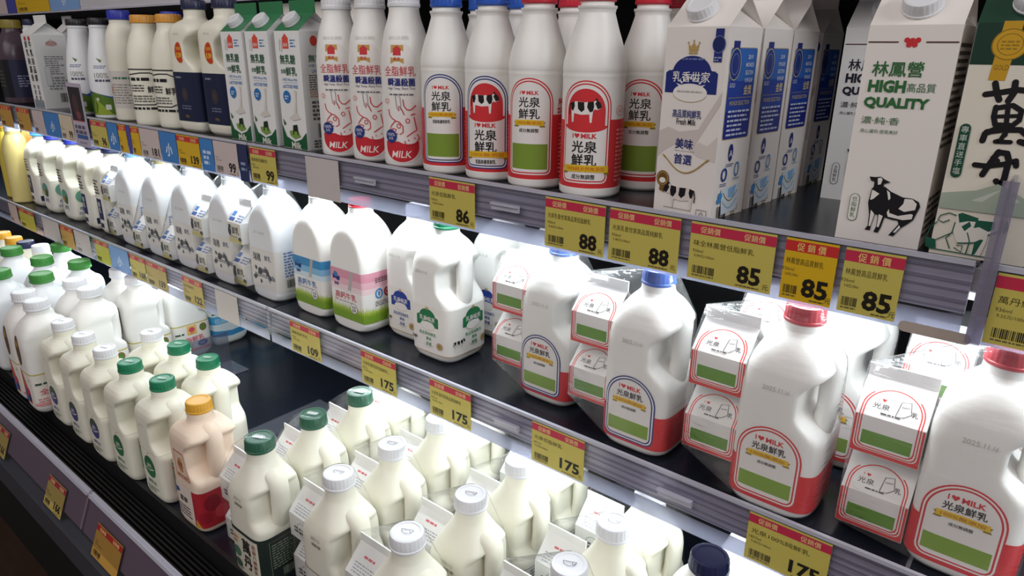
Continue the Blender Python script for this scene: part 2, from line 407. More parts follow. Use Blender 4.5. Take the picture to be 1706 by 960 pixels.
# tilted front rail of the bottom deck
def low_rail(x0, x1, label):
    r = empty('price_rail', (0, .350, F3), label=label, cat='price rail', group='price rails along the shelf fronts'); r.rotation_euler = (radians(-22), 0, 0)
    ob('back_channel', MB().box(x0, x1, .002, .006, -.068, .0).mesh('back_channel', mat('low_back', '#8E7C82', .6)), r)
    ob('clear_cover', MB().box(x0, x1, -.0028, -.002, -.068, .002).mesh('clear_cover', CLEAR), r)
    ob('lip', MB().box(x0, x1, -.004, .007, .0, .006).box(x0, x1, .0, .004, .006, .010).mesh('lip', LIP), r)
    return r
LR1 = low_rail(XL, -1.303, 'tilted clear front rail of the bottom deck, left length with two red-topped tags')
LR2 = low_rail(-1.295, XR, 'tilted clear front rail of the bottom deck, nearer length at lower left')
for xw, xf, yb, ln, hw, lab in ((-1.16, -1.285, .635, .22, .045, 'clear plastic divider lying on the empty dark deck beside the film-wrapped jugs'), (-1.650, -1.560, .73, .105, .085, 'clear plastic divider at the left of the empty dark deck')):
    d = empty('shelf_divider', (xw, yb, F3), label=lab, cat='divider')
    ob('divider_foot', MB().box(min(0, xf-xw), max(0, xf-xw), 0, ln, .0005, .0020).mesh('divider_foot', ACRYL), d)
    ob('divider_wall', MB().box(-.001, .001, 0, ln, .0005, hw).mesh('divider_wall', ACRYL), d)
d = empty('shelf_divider', (-.036, .658, F1), label='upright clear plastic end panel beside the rightmost cream carton', cat='divider')
ob('divider_wall', MB().box(-.0012, .0012, 0, .30, -.06, .075).mesh('divider_wall', ACRYL), d)
ob('front_strip', MB().box(-.0055, .0055, -.0022, -.0002, -.062, .075).mesh('front_strip', FROST), d)
def led(z, y, label):
    t = empty('led_strip', (0, y, z), label=label, cat='led strip')
    ob('housing', MB().box(-3.25, .58, -.009, .009, .004, .012).mesh('housing', mat('led_housing', '#C9CCD0', .4)), t)
    M = MB().tube([(-3.25, 0, 0), (.58, 0, 0)], .0055, .0055, 12)
    ob('diffuser', M.mesh('diffuser', mat('led_diffuser', '#F4FAFF', .4, emit=1.5)), t)
led(F1-.035, .712, 'white led strip glowing under the front of the upper shelf')
led(F2-.035, .712, 'white led strip glowing under the front of the middle shelf')

# ---------------------------------------------------------------- printed art
RED, BLU, GRN, WHT, BLK, YEL = '#D4353A', '#27397F', '#7F9A3A', '#EFEAE7', '#1E1B1C', '#E8BE2C'
def arch_frame(A, cx, y0, w, h, col, t=.0014, rb=.007):
    for k in range(4): A.arch(cx, y0+k*t, w-2*k*t, h-2*k*t, col if k % 2 == 0 else WHT, max(.001, rb-k*t*.7))
    return 4*t
def ribbon(A, cx, cy, w, h, txt, tc='#C8641E'):
    A.poly([(cx-w/2-.002, cy-h*.75), (cx-w/2+.005, cy-h*.75), (cx-w/2+.005, cy+h*.2), (cx-w/2-.002, cy+h*.2), (cx-w/2, cy-h*.3)], '#8E7A1E')
    A.poly([(cx+w/2+.002, cy-h*.75), (cx+w/2-.005, cy-h*.75), (cx+w/2-.005, cy+h*.2), (cx+w/2+.002, cy+h*.2), (cx+w/2, cy-h*.3)], '#8E7A1E')
    A.poly([(cx-w/2, cy-h*.5), (cx, cy-h*.38), (cx+w/2, cy-h*.5), (cx+w/2, cy+h*.5), (cx, cy+h*.62), (cx-w/2, cy+h*.5)], YEL)
    A.text(txt, cx, cy+h*.05, h*.62, tc, w=w*.82, bold=.02)
def ilove(A, cx, cy, h, col=RED):
    A.text('I', cx-h*2.55, cy, h, col, w=h*.2, bold=.02); A.heart(cx-h*1.6, cy+h*.05, h*.58, col); A.text('MILK', cx+h*.95, cy, h, col, w=h*3.3, bold=.03)
def holstein(A, x, y, s, wc=WHT, bc=BLK, f=1):
    p = lambda L: [(x+f*a*s, y+b*s) for a, b in L]
    A.poly(p([(-.5, .30), (-.47, .05), (-.44, -.30), (-.38, -.30), (-.36, -.02), (-.10, -.06), (.16, -.04), (.18, -.30), (.24, -.30), (.27, .05), (.32, .12), (.42, .10), (.55, .18), (.50, .32), (.40, .40), (.30, .36), (.0, .33), (-.3, .35)]), wc)
    A.poly(p([(-.5, .30), (-.47, .08), (-.40, .05), (-.34, .20), (-.36, .34)]), bc); A.poly(p([(-.24, .34), (-.22, .12), (-.10, .02), (.0, .10), (-.02, .33)]), bc)
    A.poly(p([(.10, .34), (.08, .18), (.18, .02), (.27, .06), (.30, .20), (.28, .36)]), bc); A.poly(p([(.40, .40), (.33, .30), (.42, .12), (.55, .18), (.50, .32)]), bc)
    A.poly(p([(.33, .42), (.38, .36), (.42, .40), (.36, .47)]), bc); A.stroke(p([(-.5, .30), (-.55, .10), (-.54, -.06)]), .035*s, bc)
def cow_stand(A, x, y, k, bc, wc):
    """standing cow, head turned to the front; drawn on a 420 x 490 grid"""
    p = lambda L: [(x+(a-860)*k, y+(545-b)*k) for a, b in L]
    A.poly(p([(645, 312), (690, 312), (735, 303), (770, 325), (818, 343), (770, 362), (768, 388), (782, 386), (830, 420), (930, 458), (1010, 460), (1058, 482), (1074, 520), (1060, 570), (1042, 640), (1004, 682), (962, 722), (932, 772), (915, 802), (876, 802), (900, 760), (938, 692), (925, 662), (880, 662), (820, 650), (806, 742), (790, 792), (754, 792), (768, 740), (765, 640), (740, 632), (726, 740), (724, 782), (680, 782), (700, 742), (694, 640), (670, 540), (678, 420), (692, 396), (690, 350), (662, 346)]), bc)
    for L in ([(712, 322), (735, 310), (752, 326), (744, 368), (722, 376)], [(684, 424), (706, 430), (746, 452), (708, 500), (690, 512), (682, 510)], [(800, 412), (826, 430), (840, 480), (826, 498), (812, 450)], [(948, 468), (1008, 466), (1046, 500), (1042, 552), (962, 580), (915, 560), (945, 512)], [(842, 572), (852, 606), (922, 622), (1018, 590), (1034, 596), (1030, 634), (964, 652), (846, 640), (832, 606)], [(703, 600), (724, 618), (736, 636), (722, 742), (708, 746)], [(772, 628), (806, 640), (790, 742), (774, 742)], [(946, 700), (958, 718), (926, 770), (908, 770)]): A.poly(p(L), wc)
def bottle_art(frame, kind):
    c = RED if frame == 'r' else BLU; A = Art(); w, h, y0 = .062, .119, .0165
    A.rect(-.1185, .012, .1185, .044, RED); A.rect(-.1185, .044, -.026, .090, RED); A.rect(.026, .044, .1185, .092, RED)
    t = arch_frame(A, 0, y0, w, h, c, .0016, .008)
    if kind == 'dome':
        A.arch(0, y0+.068, w-2*t-.002, .042, RED, .001, top=.026); A.ell(0, y0+.069, .0275, .008, RED, a0=180, a1=360)
        holstein(A, -.001, y0+.083, .036, WHT, BLK)
        ilove(A, 0, y0+.057, .0056); A.text('光泉', 0, y0+.0445, .0135, BLK, w=.030, bold=.022); A.text('鮮乳', 0, y0+.029, .0135, BLK, w=.030, bold=.022)
        A.text('成分無調整' if frame == 'r' else '低脂高優質鮮乳', 0, y0+.0095, .0058, BLK, w=.028, bold=.012)
        ribbon(A, .002, y0+.0185, .056, .008, '100%純天然無添加' if frame == 'r' else '100%無添加')
    else:
        A.rect(-(w/2-t), y0+t+.002, w/2-t, y0+.040, GRN)
        ilove(A, 0, y0+.1015, .0046); A.text('光泉', 0, y0+.0905, .012, BLK, w=.027, bold=.022); A.text('鮮乳', 0, y0+.0765, .012, BLK, w=.027, bold=.022)
        ribbon(A, 0, y0+.0655, .038, .0065, '100%無添加'); A.text('成分無調整' if frame == 'r' else '低脂高優質鮮乳', 0, y0+.0565, .0048, BLK, w=.025, bold=.012)
    A.lines(.040, .020, .068, .084, 13, '#EE8A8B', .45, 4); A.lines(-.068, .020, -.040, .084, 13, '#EE8A8B', .45, 9)
    A.ring(.044, .102, .0055, .0055, .0008, '#DC7C80'); A.ring(.060, .102, .0055, .0055, .0008, '#DC7C80'); A.text('AS', .044, .102, .0045, '#DC7C80'); A.text('AS', .060, .102, .0045, '#DC7C80')
    if kind != 'dome': A.text('鮮奶', .046, .108, .0075, RED, bold=.02); A.lines(.037, .094, .066, .102, 2, RED, .5, 8); A.ell(.055, .118, .004, .0025, '#8DAA4B')
    A.barcode(-.058, .016, -.046, .030)
    return A
def jug_arch_art(frame):
    """red band round the foot of the jug with an arched panel on the front face"""
    c = RED if frame == 'r' else BLU; A = Art(); L = SQ.S(.06).len/2-.001; w, h, y0 = .070, .088, .017
    A.rect(-L, .014, L, .060, '#D8242B'); t = arch_frame(A, -.003, y0, w, h, c, .0017, .010)
    A.rect(-.003-w/2+t, y0+t+.003, -.003+w/2-t, y0+.028, '#86A63C'); x = -.003
    ilove(A, x, y0+.0725, .0058); A.text('光泉鮮乳', x, y0+.063, .0085, BLK, w=.036, bold=.025); ribbon(A, x, y0+.053, .044, .0065, '100%無添加', '#B8741E'); A.text('成分無調整', x, y0+.0445, .0038, BLK, w=.020, bold=.012)
    A.lines(.062, .020, .082, .054, 8, '#C05A5C', .4, 4)
    A.text('2025.11.16', x, .150, .005, '#B9B5AD')
    return A
def small_carton_art(w, h):
    A = Art(); A.rect(-w/2+.0004, .0006, w/2-.0004, h, '#E4423F')
    t = .0012; hh = h+.031; e = w-.006
    for k in range(4): A.arch(0, .005+k*t, e-2*k*t, hh-2*k*t-.005, '#E4423F' if k % 2 == 0 else WHT, .007, top=(e-2*k*t)*.44)
    return A
def small_carton_print(w, h):
    A = Art(); V = '#F1EEEC'
    A.rect(-w/2+.0004, .0006, w/2-.0004, h*.98, '#DF4340'); A.arch(0, .0045, w-.005, h+.032, V, .006, top=w*.40)
    for k, c in ((0, '#DF4340'), (1, V), (2, '#DF4340'), (3, V)): A.arch(0, .0052+k*.0012, w-.007-2*k*.0012, h+.030-2*k*.0012, c, .006, top=w*.40-k*.0008)
    b = w/2-.009; A.rect(-b, .0112, b, h*.62, '#6C9A3A')
    A.text('光泉', -.011, h+.0125, .0062, '#4A4648', w=.015, bold=.012); A.text('乳', .0185, h+.0125, .0058, '#4A4648', bold=.012); A.heart(-.010, h+.0195, .0019, RED); A.text('I', -.0145, h+.0195, .003, RED)
    A.stroke([(.003, h+.006), (.005, h+.022), (.013, h+.024), (.0155, h+.012), (.010, h+.007)], .0007, '#4A4648', True); A.stroke([(.006, h+.017), (.013, h+.018)], .0006, '#4A4648')
    A.lines(-.010, h+.0045, .010, h+.007, 1, '#5A5556', .6, 7)
    return A
def emblem(A, cx, cy, s, col, txt='乳香世家'):
    """rounded-dome emblem with a milk splash, s = width"""
    P = [(-.5, -.20), (.5, -.20), (.5, .13), (.44, .17), (.39, .17)]+[(.37*cos(radians(a)), .14+.27*sin(radians(a))) for a in range(10, 171, 10)]+[(-.39, .17), (-.44, .17), (-.5, .13)]
    A.poly([(cx+x*s, cy+y*s) for x, y in P], col)
    A.ell(cx, cy-.20*s, .33*s, .15*s, '#B99A5B'); A.ell(cx, cy-.19*s, .33*s, .15*s, '#EFEAE6')
    for i in range(9):
        a = radians(25+i*16); r0, r1 = .20*s, .29*s; A.poly([(cx+r0*1.1*cos(a-.09), cy-.17*s+r0*sin(a-.09)), (cx+r0*1.1*cos(a+.09), cy-.17*s+r0*sin(a+.09)), (cx+r1*1.1*cos(a), cy-.17*s+r1*sin(a))], '#EFEAE6')
    A.text(txt, cx, cy+.07*s, .17*s, '#EFEAE6', w=.72*s, bold=.01)
def crown(A, cx, cy, s):
    A.poly([(cx+x*s, cy+y*s) for x, y in [(-.4, -.3), (.4, -.3), (.5, .3), (.22, .05), (0, .45), (-.22, .05), (-.5, .3)]], '#B99A5B'); A.rect(cx-.4*s, cy-.5*s, cx+.4*s, cy-.36*s, '#B99A5B')
    for x, y in ((-.5, .36), (0, .5), (.5, .36)): A.ell(cx+x*s, cy+y*s, .08*s, .08*s, '#B99A5B', 10)
def blue_front():
    A = Art(); D = '#1D2B78'
    A.poly([(-.0345, .087), (-.0345, .060), (-.026, .068), (-.012, .076), (.006, .070), (.0345, .118), (.0345, .130), (.012, .092), (-.010, .088), (-.024, .092)], '#D2C7C1')
    A.poly([(.004, .070), (.014, .079), (.024, .076), (.0345, .086), (.0345, .060), (.014, .064)], '#D9CFC9')
    emblem(A, -.002, .139, .060, D); A.lines(-.014, .1595, .012, .1625, 1, '#6A74A8', .6, 2); crown(A, -.002, .1715, .0125); A.lines(-.017, .128, .012, .131, 1, '#B8B0AC', .5, 3)
    A.rect(.0215, .158, .0305, .189, D); A.ell(.026, .1745, .0072, .0082, '#5F6FA8'); A.ell(.026, .1745, .0064, .0074, '#17245F'); A.lines(.0222, .159, .030, .164, 2, '#9AA6C8', .5, 4)
    A.text('高品質純鮮乳', -.003, .1065, .0082, D, w=.034, bold=.015); A.text('Fresh Milk', -.003, .0985, .0062, '#2A2430', w=.023, bold=.01)
    A.text('美味', -.003, .076, .0105, D, w=.021, bold=.02); A.text('首選', -.003, .060, .0105, D, w=.021, bold=.02); A.rect(-.014, .0685, .010, .0689, '#8A8FA8')
    A.stroke([(-.026+.052*i/20, .062-.016*sin(pi*i/20)) for i in range(21)], .0013, '#A8893E'); A.stroke([(-.028, .063), (-.0245, .0595)], .001, '#A8893E'); A.stroke([(.028, .063), (.0245, .0595)], .001, '#A8893E')
    A.poly([(-.029, .024), (-.022, .022), (-.023, .034), (-.028, .034)], '#7C5A26'); A.ell(-.0255, .037, .0078, .0085, '#6F4F22'); A.ring(-.0255, .037, .0062, .0068, .0006, '#C9A662'); A.ell(-.0255, .035, .004, .003, '#EFE9E2')
    holstein(A, -.004, .018, .036, '#DDD3CC', '#17151A', -1); A.rect(-.022, .0066, .012, .0072, '#8E8680')
    A.stroke([(.019, .001), (.019, .0095), (.031, .0095), (.031, .001)], .0007, '#4A4648'); A.stroke([(.0215, .002), (.025, .0075), (.0285, .002)], .0009, '#4A4648')
    return A
def blue_side(dark=False):
    A = Art(); D = '#1B2A86' if not dark else '#151B44'
    A.rrect(-.0265, .082, .0275, .172, .003, '#C5A86A'); A.rrect(-.0258, .0827, .0268, .1713, .003, D)
    if not dark: A.rrect(-.0258, .128, .0268, .1713, .003, '#2F66B8'); A.rect(-.0258, .110, .0268, .140, '#2242A0')
    A.rect(-.022, .140, -.010, .178, '#23307E'); A.ell(-.016, .156, .0115, .0155, '#C5B98F'); A.ell(-.016, .156, .0105, .0145, '#22357F'); A.ring(-.016, .156, .007, .010, .0006, '#8797C8')
    for i, t in enumerate(('2019', 'MONDE', 'SELECTION', '世界品質')): A.text(t, .014, .163-i*.0075, .0042, '#D9DFEF', w=.016 if i else .010, bold=.01)
    A.text('GOLD', -.018, .136, .004, '#D9DFEF', w=.011); A.text('金獎', .014, .131, .0095, '#E3CE9A', w=.016, bold=.012)
    A.rect(-.024, .1235, .025, .1239, '#C5A86A'); A.text('MONDE SELECTION', 0, .1185, .0042, '#D2BE86', w=.040)
    A.lines(-.021, .086, .022, .114, 6, '#C9D2EA', .42, 6)
    A.poly([(.0-.006+.0045*sin(2*pi*i/20)*(1 if i < 10 else 1), .0685+.009*cos(2*pi*i/20)) for i in range(20)], '#1D2B78'); A.text('A', -.006, .0675, .007, '#EDEDEE'); A.lines(-.013, .054, .002, .058, 2, '#40508A', .5, 2)
    A.ring(-.015, .046, .0048, .006, .0022, '#1D3A8A'); A.lines(-.021, .034, -.009, .038, 2, '#40508A', .5, 3); A.ring(.010, .050, .004, .007, .0016, '#2E7AB8'); A.lines(.005, .039, .017, .042, 2, '#5A8AB0', .5, 3)
    A.poly([(-.018, .031), (.021, .034), (.018, .006), (-.014, .003)], '#D5E0EA'); A.poly([(-.004, .030), (.012, .033), (.010, .020), (-.002, .020)], '#8DB9E2'); A.stroke([(-.014+.030*i/12, .027-.010*sin(pi*i/12)) for i in range(13)], .0013, '#8A7A3A'); A.stroke([(-.014+.030*i/12, .018-.009*sin(pi*i/12)) for i in range(13)], .0009, '#6F93B8')
    A.ell(-.019, .024, .004, .004, '#3F8FD6', 8); A.ell(-.021, .019, .004, .003, '#3F8FD6', 8)
    return A
def blue_code():
    A = Art(); A.barcode(-.022, -.0005, -.002, .0125); A.lines(.008, .0, .022, .012, 5, '#8A7F58', .6, 3); return A
def linfeng(green):
    c = '#2F6A38' if green else '#1A1C2E'; cc = '#17151A'; A = Art()
    A.rect(-.0345, .1765, -.0105, .1777, '#5C4038'); A.rect(.0105, .1765, .0345, .1777, '#5C4038')
    if green:
        for a, b in ((-.0042, .0015), (.0042, .0015), (-.0022, -.0022), (.0022, -.0022), (0, .0012)): A.ell(a, .1772+b, .0023, .0022, '#CF2F34', 12)
    A.text('林鳳營', -.0075, .155, .0125, c, w=.040, bold=.02); A.text('HIGH', -.0135, .1405, .0105, c, w=.030, bold=.05); A.text('高品質', .0135, .1400, .0075, c, w=.022, bold=.006); A.text('QUALITY', -.004, .126, .0105, c, w=.052, bold=.05)
    A.text('濃·純·香', -.0140, .111, .0065, c, w=.031, bold=.004); A.text('用心讓究·感受美好', -.0135, .1015, .0034, c, w=.031)
    A.rrect(-.0275, .018, -.0190, .044, .0042, c); A.rrect(-.0270, .0185, -.0195, .0435, .0038, '#EAE3DD' if green else '#ECECEC'); A.vtext('低脂鮮乳' if green else '全脂鮮乳', -.02325, .0412, .0045, c, .008)
    cow_stand(A, .0085, .0365, .000105, cc, '#EAE3DD' if green else '#ECECEC')
    return A
def wandan_front():
    A = Art(); G = '#14392C'
    A.rect(-.0348, .160, .0348, .192, G)
    A.poly([(-.0195, .148), (-.008, .148), (-.004, .193), (-.017, .193)], '#C99A24'); A.text('GOLD', -.0125, .158, .0040, '#7A5A14', w=.0100); A.ell(-.010, .1755, .0125, .0120, '#9A7418'); A.ell(-.010, .1755, .0116, .0111, '#D0A024'); A.ring(-.010, .1755, .0085, .008, .0006, '#8E6C18'); A.lines(-.016, .1715, -.004, .1795, 3, '#9A7A20', .5, 4)
    A.text('全選', .021, .180, .0075, '#C9CFC8'); A.text('在地', .022, .170, .0075, '#C9CFC8')
    def q(cx, cy, dy=0):
        px, py = 1276+cx/3.967, dy+cy/3.967; t = (py-43)/382
        return ((px-1598+53*t)/(2310-230*t)-.035, .192*(1-t))
    def brush(L, w, dy=0):
        P = [q(a, b, dy) for a, b in L]; Q = []
        for k in range(len(P)-1):
            for n in range(4): t = n/4; Q.append((P[k][0]*(1-t)+P[k+1][0]*t, P[k][1]*(1-t)+P[k+1][1]*t))
        Q.append(P[-1]); A.stroke(Q, w, '#120F14')
        for x, y in (P[0], P[-1])+tuple(P[1:-1]): A.ell(x, y, w*.5, w*.5, '#120F14', 12)
    B = .0046
    brush([(1360, 605), (1450, 590), (1550, 570), (1630, 575)], B); brush([(1415, 535), (1430, 600), (1445, 635)], B); brush([(1535, 525), (1530, 590), (1500, 640)], B)
    brush([(1430, 680), (1420, 740), (1432, 790)], .0040); brush([(1440, 685), (1530, 665), (1582, 695), (1572, 755), (1535, 788), (1440, 790)], .0040); brush([(1440, 738), (1555, 728)], .0030); brush([(1502, 670), (1496, 850)], .0036)
    brush([(1440, 815), (1375, 850), (1362, 895)], B); brush([(1385, 838), (1480, 818), (1585, 812), (1635, 850), (1618, 895), (1585, 885)], B); brush([(1500, 830), (1470, 885), (1440, 895), (1530, 892)], .0034)
    brush([(1465, 165), (1425, 230), (1375, 320)], B, 200); brush([(1465, 168), (1515, 170), (1528, 215), (1508, 330), (1490, 380), (1460, 352)], B, 200); brush([(1325, 260), (1400, 262), (1500, 240), (1570, 212), (1572, 245)], .0042, 200); brush([(1432, 205), (1462, 222)], .0036, 200)
    A.rrect(-.0315, .068, -.0235, .113, .0038, '#1B4A38'); A.vtext('專車直送手塩', -.0275, .111, .0055, '#C9D3C8', .006, 1.25)
    A.vtext('產極選鮮乳', .0265, .132, .0095, '#8E2F34', .012)
    A.poly([(-.0346, .054), (-.02, .057), (-.010, .059), (.004, .066), (.016, .061), (.0346, .050), (.0346, .041), (-.0346, .041)], '#A9B5A4'); A.poly([(-.012, .050), (.004, .060), (.007, .061), (-.004, .050)], '#C9CEC2'); A.poly([(.010, .062), (.018, .052), (.022, .053)], '#C9CEC2')
    g = '#1E5A46'; p = lambda L: [(.001+(a-370)*.000148, .0225+(690-b)*.000148) for a, b in L]
    A.poly(p([(230, 600), (250, 580), (330, 600), (430, 610), (470, 590), (490, 640), (470, 690), (440, 660), (400, 690), (400, 740), (385, 820), (350, 820), (345, 740), (260, 760), (230, 700)]), '#E3DED4')
    for L in ([(235, 590), (255, 580), (340, 600), (335, 622), (290, 625), (250, 640)], [(265, 660), (300, 625), (312, 650), (285, 685)], [(330, 612), (420, 610), (425, 650), (400, 670), (350, 650), (325, 660)], [(440, 600), (475, 590), (490, 640), (465, 690), (445, 650)], [(345, 740), (370, 720), (385, 720), (360, 810), (345, 820)], [(95, 750), (150, 760), (160, 810), (105, 810)]): A.poly(p(L), g)
    for L in ([(230, 600), (190, 590), (150, 610), (140, 640), (170, 650), (200, 630)], [(140, 650), (110, 690), (100, 750), (150, 760), (190, 730), (230, 700)], [(230, 640), (225, 700), (200, 740), (230, 800)], [(260, 760), (345, 745)], [(300, 690), (320, 740), (315, 815)], [(400, 690), (440, 660)], [(120, 815), (470, 820)], [(250, 790), (290, 810), (290, 770), (260, 775)]): A.stroke(p(L), .0009, g)
    return A
def lactose_front():
    A = Art(); G, B = '#1E5B35', '#2C74B8'
    A.rect(-.013, .165, .004, .182, '#E0503F'); A.poly([(-.014, .181), (-.0045, .189), (.005, .181)], '#E0503F'); A.text('義美', -.0045, .171, .006, '#F3E6DC'); A.stroke([(-.022, .162), (-.020, .180), (-.0155, .178), (-.016, .160)], .0008, '#555', True); A.lines(.009, .168, .024, .182, 3, B, .4, 3)
    A.text('無乳糖', -.002, .148, .0150, G, w=.043, bold=.02); A.text('全脂', -.017, .129, .007, G, bold=.02); A.text('鮮乳', .006, .129, .0140, G, w=.030, bold=.02)
    A.text('I-MEI Whole Milk', 0, .1155, .0045, B, w=.043); A.text('LACTOSE FREE', 0, .1045, .0055, B, w=.043, bold=.01); A.rect(-.02, .1105, .022, .1109, B)
    A.ell(-.013, .087, .0105, .0105, B); A.lines(-.019, .083, -.007, .091, 2, '#D9E4EE', .5, 3)
    A.poly([(.010, .100), (.016, .098), (.004, .060), (-.012, .052), (.0, .048), (.022, .052), (.012, .062)], '#DCD6CE')
    A.poly([(-.0345, .040), (-.024, .020), (.0, .012), (.020, .018), (.0345, .030), (.0345, .0012), (-.0345, .0012)], G); A.poly([(-.014, .030), (.010, .033), (.018, .022), (.0, .017), (-.012, .022)], '#7FA04A')
    A.poly([(-.002, .040), (.010, .042), (.012, .024), (.009, .024), (.008, .030), (.0, .030), (-.001, .024), (-.004, .024)], '#1C2A1C'); A.poly([(-.030, .050), (-.022, .042), (-.028, .038)], '#4A6A38')
    A.text('Milk', .004, .0065, .0105, '#EDEBE4', w=.028, bold=.02)
    return A
def lactose_side():
    A = Art(); A.text('無乳糖', .0, .150, .012, '#1E5B35', w=.040, bold=.02); A.text('I-MEI Whole Milk', 0, .1385, .0042, '#2C74B8', w=.040); A.text('LACTOSE', 0, .130, .006, '#2C74B8', w=.03); A.lines(-.022, .100, .022, .126, 7, '#5A5652', .45, 3); A.lines(-.022, .088, .022, .100, 4, '#C07850', .45, 5); A.lines(-.020, .050, .022, .084, 5, '#6A6662', .6, 8); A.barcode(-.012, .020, .022, .044); A.lines(-.022, .004, .022, .018, 3, '#6A6662', .6, 9); A.ell(-.008, .178, .007, .008, '#E0503F'); return A
def callig_front():
    A = Art()
    for x in (-.015, .015): A.ell(x, .182, .008, .006, '#B5443C'); A.vtext('鮮乳純濃香' if x < 0 else '牛乳良品鮮', x, .176, .018, '#3A322C', .03, 1.2); A.vtext('特選醇', x, .062, .012, '#5A4A42', .02, 1.2)
    A.rect(-.034, .002, .034, .022, '#8E97A0'); return A
def callig_side():
    A = Art(); A.lines(-.022, .090, .024, .140, 9, '#8E9298', .5, 3); A.ell(.002, .170, .014, .007, '#C9A3A0'); A.stroke([(-.012, .164), (.002, .182), (.016, .164)], .001, '#B06A68'); A.lines(-.022, .050, .024, .086, 5, '#9CA0A4', .6, 5); A.barcode(.0, .016, .024, .040); A.rrect(-.026, .060, -.012, .110, .003, '#A8ADB2'); A.rrect(-.025, .061, -.013, .109, .003, '#E4E6E8'); return A
def wholemilk_art():
    """tall rounded panel with a red line drawing of a cow's head"""
    A = Art(); R = '#C92E38'
    A.arch(0, .008, .052, .168, '#EDE8E4', .018)
    A.poly([(-.026+.052*i/24, .0085+.030*(0 if 0 else 1)) for i in (0, 24)]+[(.026*cos(radians(-a)), .030+.0215*sin(radians(-a))) for a in range(0, 181, 12)], R)
    A.ell(.010, .048, .020, .013, '#EDE8E4'); A.text('MILK', .0, .020, .010, '#F1E6E2', w=.030, bold=.01, shear=.2)
    A.rect(-.012, .150, .008, .172, '#C39A50'); A.poly([(-.012, .150), (-.002, .1545), (.008, .150), (.008, .147), (-.002, .1515), (-.012, .147)], '#C39A50'); A.rect(-.008, .158, .004, .167, R); A.poly([(-.009, .1665), (-.002, .1715), (.005, .1665)], R); A.text('義美', -.002, .1535, .005, R)
    A.text('全脂鮮乳', .001, .137, .0135, R, w=.047, bold=.008); A.text('瞬溫殺菌', .003, .122, .0105, '#232C7A', w=.040, bold=.035); A.text('High Temp. Short Time', .003, .113, .0042, '#3A3E66', w=.040); A.lines(-.015, .104, .020, .108, 1, '#6A6A70', .5, 4)
    g = lambda L: [((x-828)*.000254, .0085+(960-y)*.000252) for x, y in L]
    for L in ([(757, 660), (762, 692), (780, 712), (800, 722)], [(820, 668), (822, 640), (840, 662), (852, 690)], [(848, 604), (852, 640), (868, 660), (888, 662)], [(888, 662), (918, 636)], [(800, 722), (772, 752), (760, 776), (785, 768), (802, 772), (790, 792), (812, 798)], [(800, 724), (822, 730), (842, 752), (842, 788), (822, 800)], [(905, 700), (912, 740), (918, 775), (898, 786), (862, 812)], [(888, 690), (912, 682)], [(848, 836), (856, 858), (884, 862), (914, 846), (930, 818), (920, 798)]): A.stroke(g(L), .0014, R)
    for x, y in ((818, 752), (870, 722)): A.ring((x-828)*.000254, .0085+(960-y)*.000252, .0026, .003, .0011, R, 14)
    for x, y in ((872, 832), (905, 820)): A.ell((x-828)*.000254, .0085+(960-y)*.000252, .0009, .0012, R, 8)
    A.stroke([(-.006, .104), (-.004, .085), (.002, .084), (.001, .102)], .0008, '#777', True)
    A.ell(-.0155, .046, .0095, .0095, '#2A3A80'); A.text('100%', -.0155, .0485, .0045, '#E3E6EE'); A.text('生乳', -.0155, .043, .004, '#E3E6EE')
    A.ring(-.020, .096, .003, .003, .0009, '#D8765A'); A.text('20.11.12 2025', 0, .182, .0042, '#BFB9B4')
    return A
def pear_art():
    A = Art(); L = .128
    A.poly([(-L, .066), (-.08, .078), (-.03, .064), (.02, .052), (.06, .070), (.10, .078), (L, .066), (L, .010), (-L, .010)], '#3E5796'); A.poly([(-L, .050), (-.07, .046), (-.02, .062), (.03, .045), (.07, .040), (L, .050), (L, .010), (-L, .010)], '#5A7A2E'); A.poly([(-.03, .010), (-.02, .050), (.0, .030), (.02, .010)], '#93A83A'); A.poly([(.03, .010), (.05, .032), (.10, .038), (L, .030), (L, .010)], '#2E4A2A')
    A.poly([(-.004, .139), (.010, .134), (.006, .128)], '#5E7E3A'); A.lines(-.012, .116, .018, .124, 2, '#7A84A8', .5, 2); A.text('100%', .004, .100, .012, '#9A948A', w=.032); A.lines(-.012, .086, .022, .092, 1, '#55546A', .8, 6); A.rrect(.004, .022, .016, .034, .002, '#D5D9D2'); A.ell(-.012, .046, .004, .004, '#C9CEC2', 10)
    return A
def frame_art():
    A = Art(); A.rect(-.09, .118, .118, .1205, '#2A2628'); A.rect(-.045, .035, -.043, .118, '#3A3638')
    A.stroke([(-.038, .108), (-.010, .112), (.010, .112), (.030, .104), (.040, .080), (.034, .056), (.010, .046), (-.038, .046)], .0022, '#2A2628'); A.lines(-.034, .096, .010, .104, 1, BLK, .8, 3); A.lines(-.036, .074, -.006, .090, 3, '#4A4648', .5, 4); A.text('鮮乳', .014, .078, .014, BLK, w=.026, bold=.02); A.lines(-.034, .052, .012, .068, 3, '#6A6664', .5, 5)
    A.barcode(-.080, .054, -.056, .072); A.lines(-.082, .078, -.050, .112, 6, '#5A5654', .55, 7); A.lines(-.05, .036, .05, .044, 1, BLK, .6, 8); A.lines(.046, .050, .095, .112, 8, '#8A8480', .5, 2)
    return A
def grey_art():
    A = Art(); A.rect(-.11, .030, .11, .112, '#D9D4CE'); A.lines(-.02, .094, .02, .100, 1, '#3E7A62', .8, 2); A.lines(-.026, .040, .03, .086, 8, '#9A948E', .5, 3); A.ell(-.03, .070, .004, .010, '#C08A6A'); return A
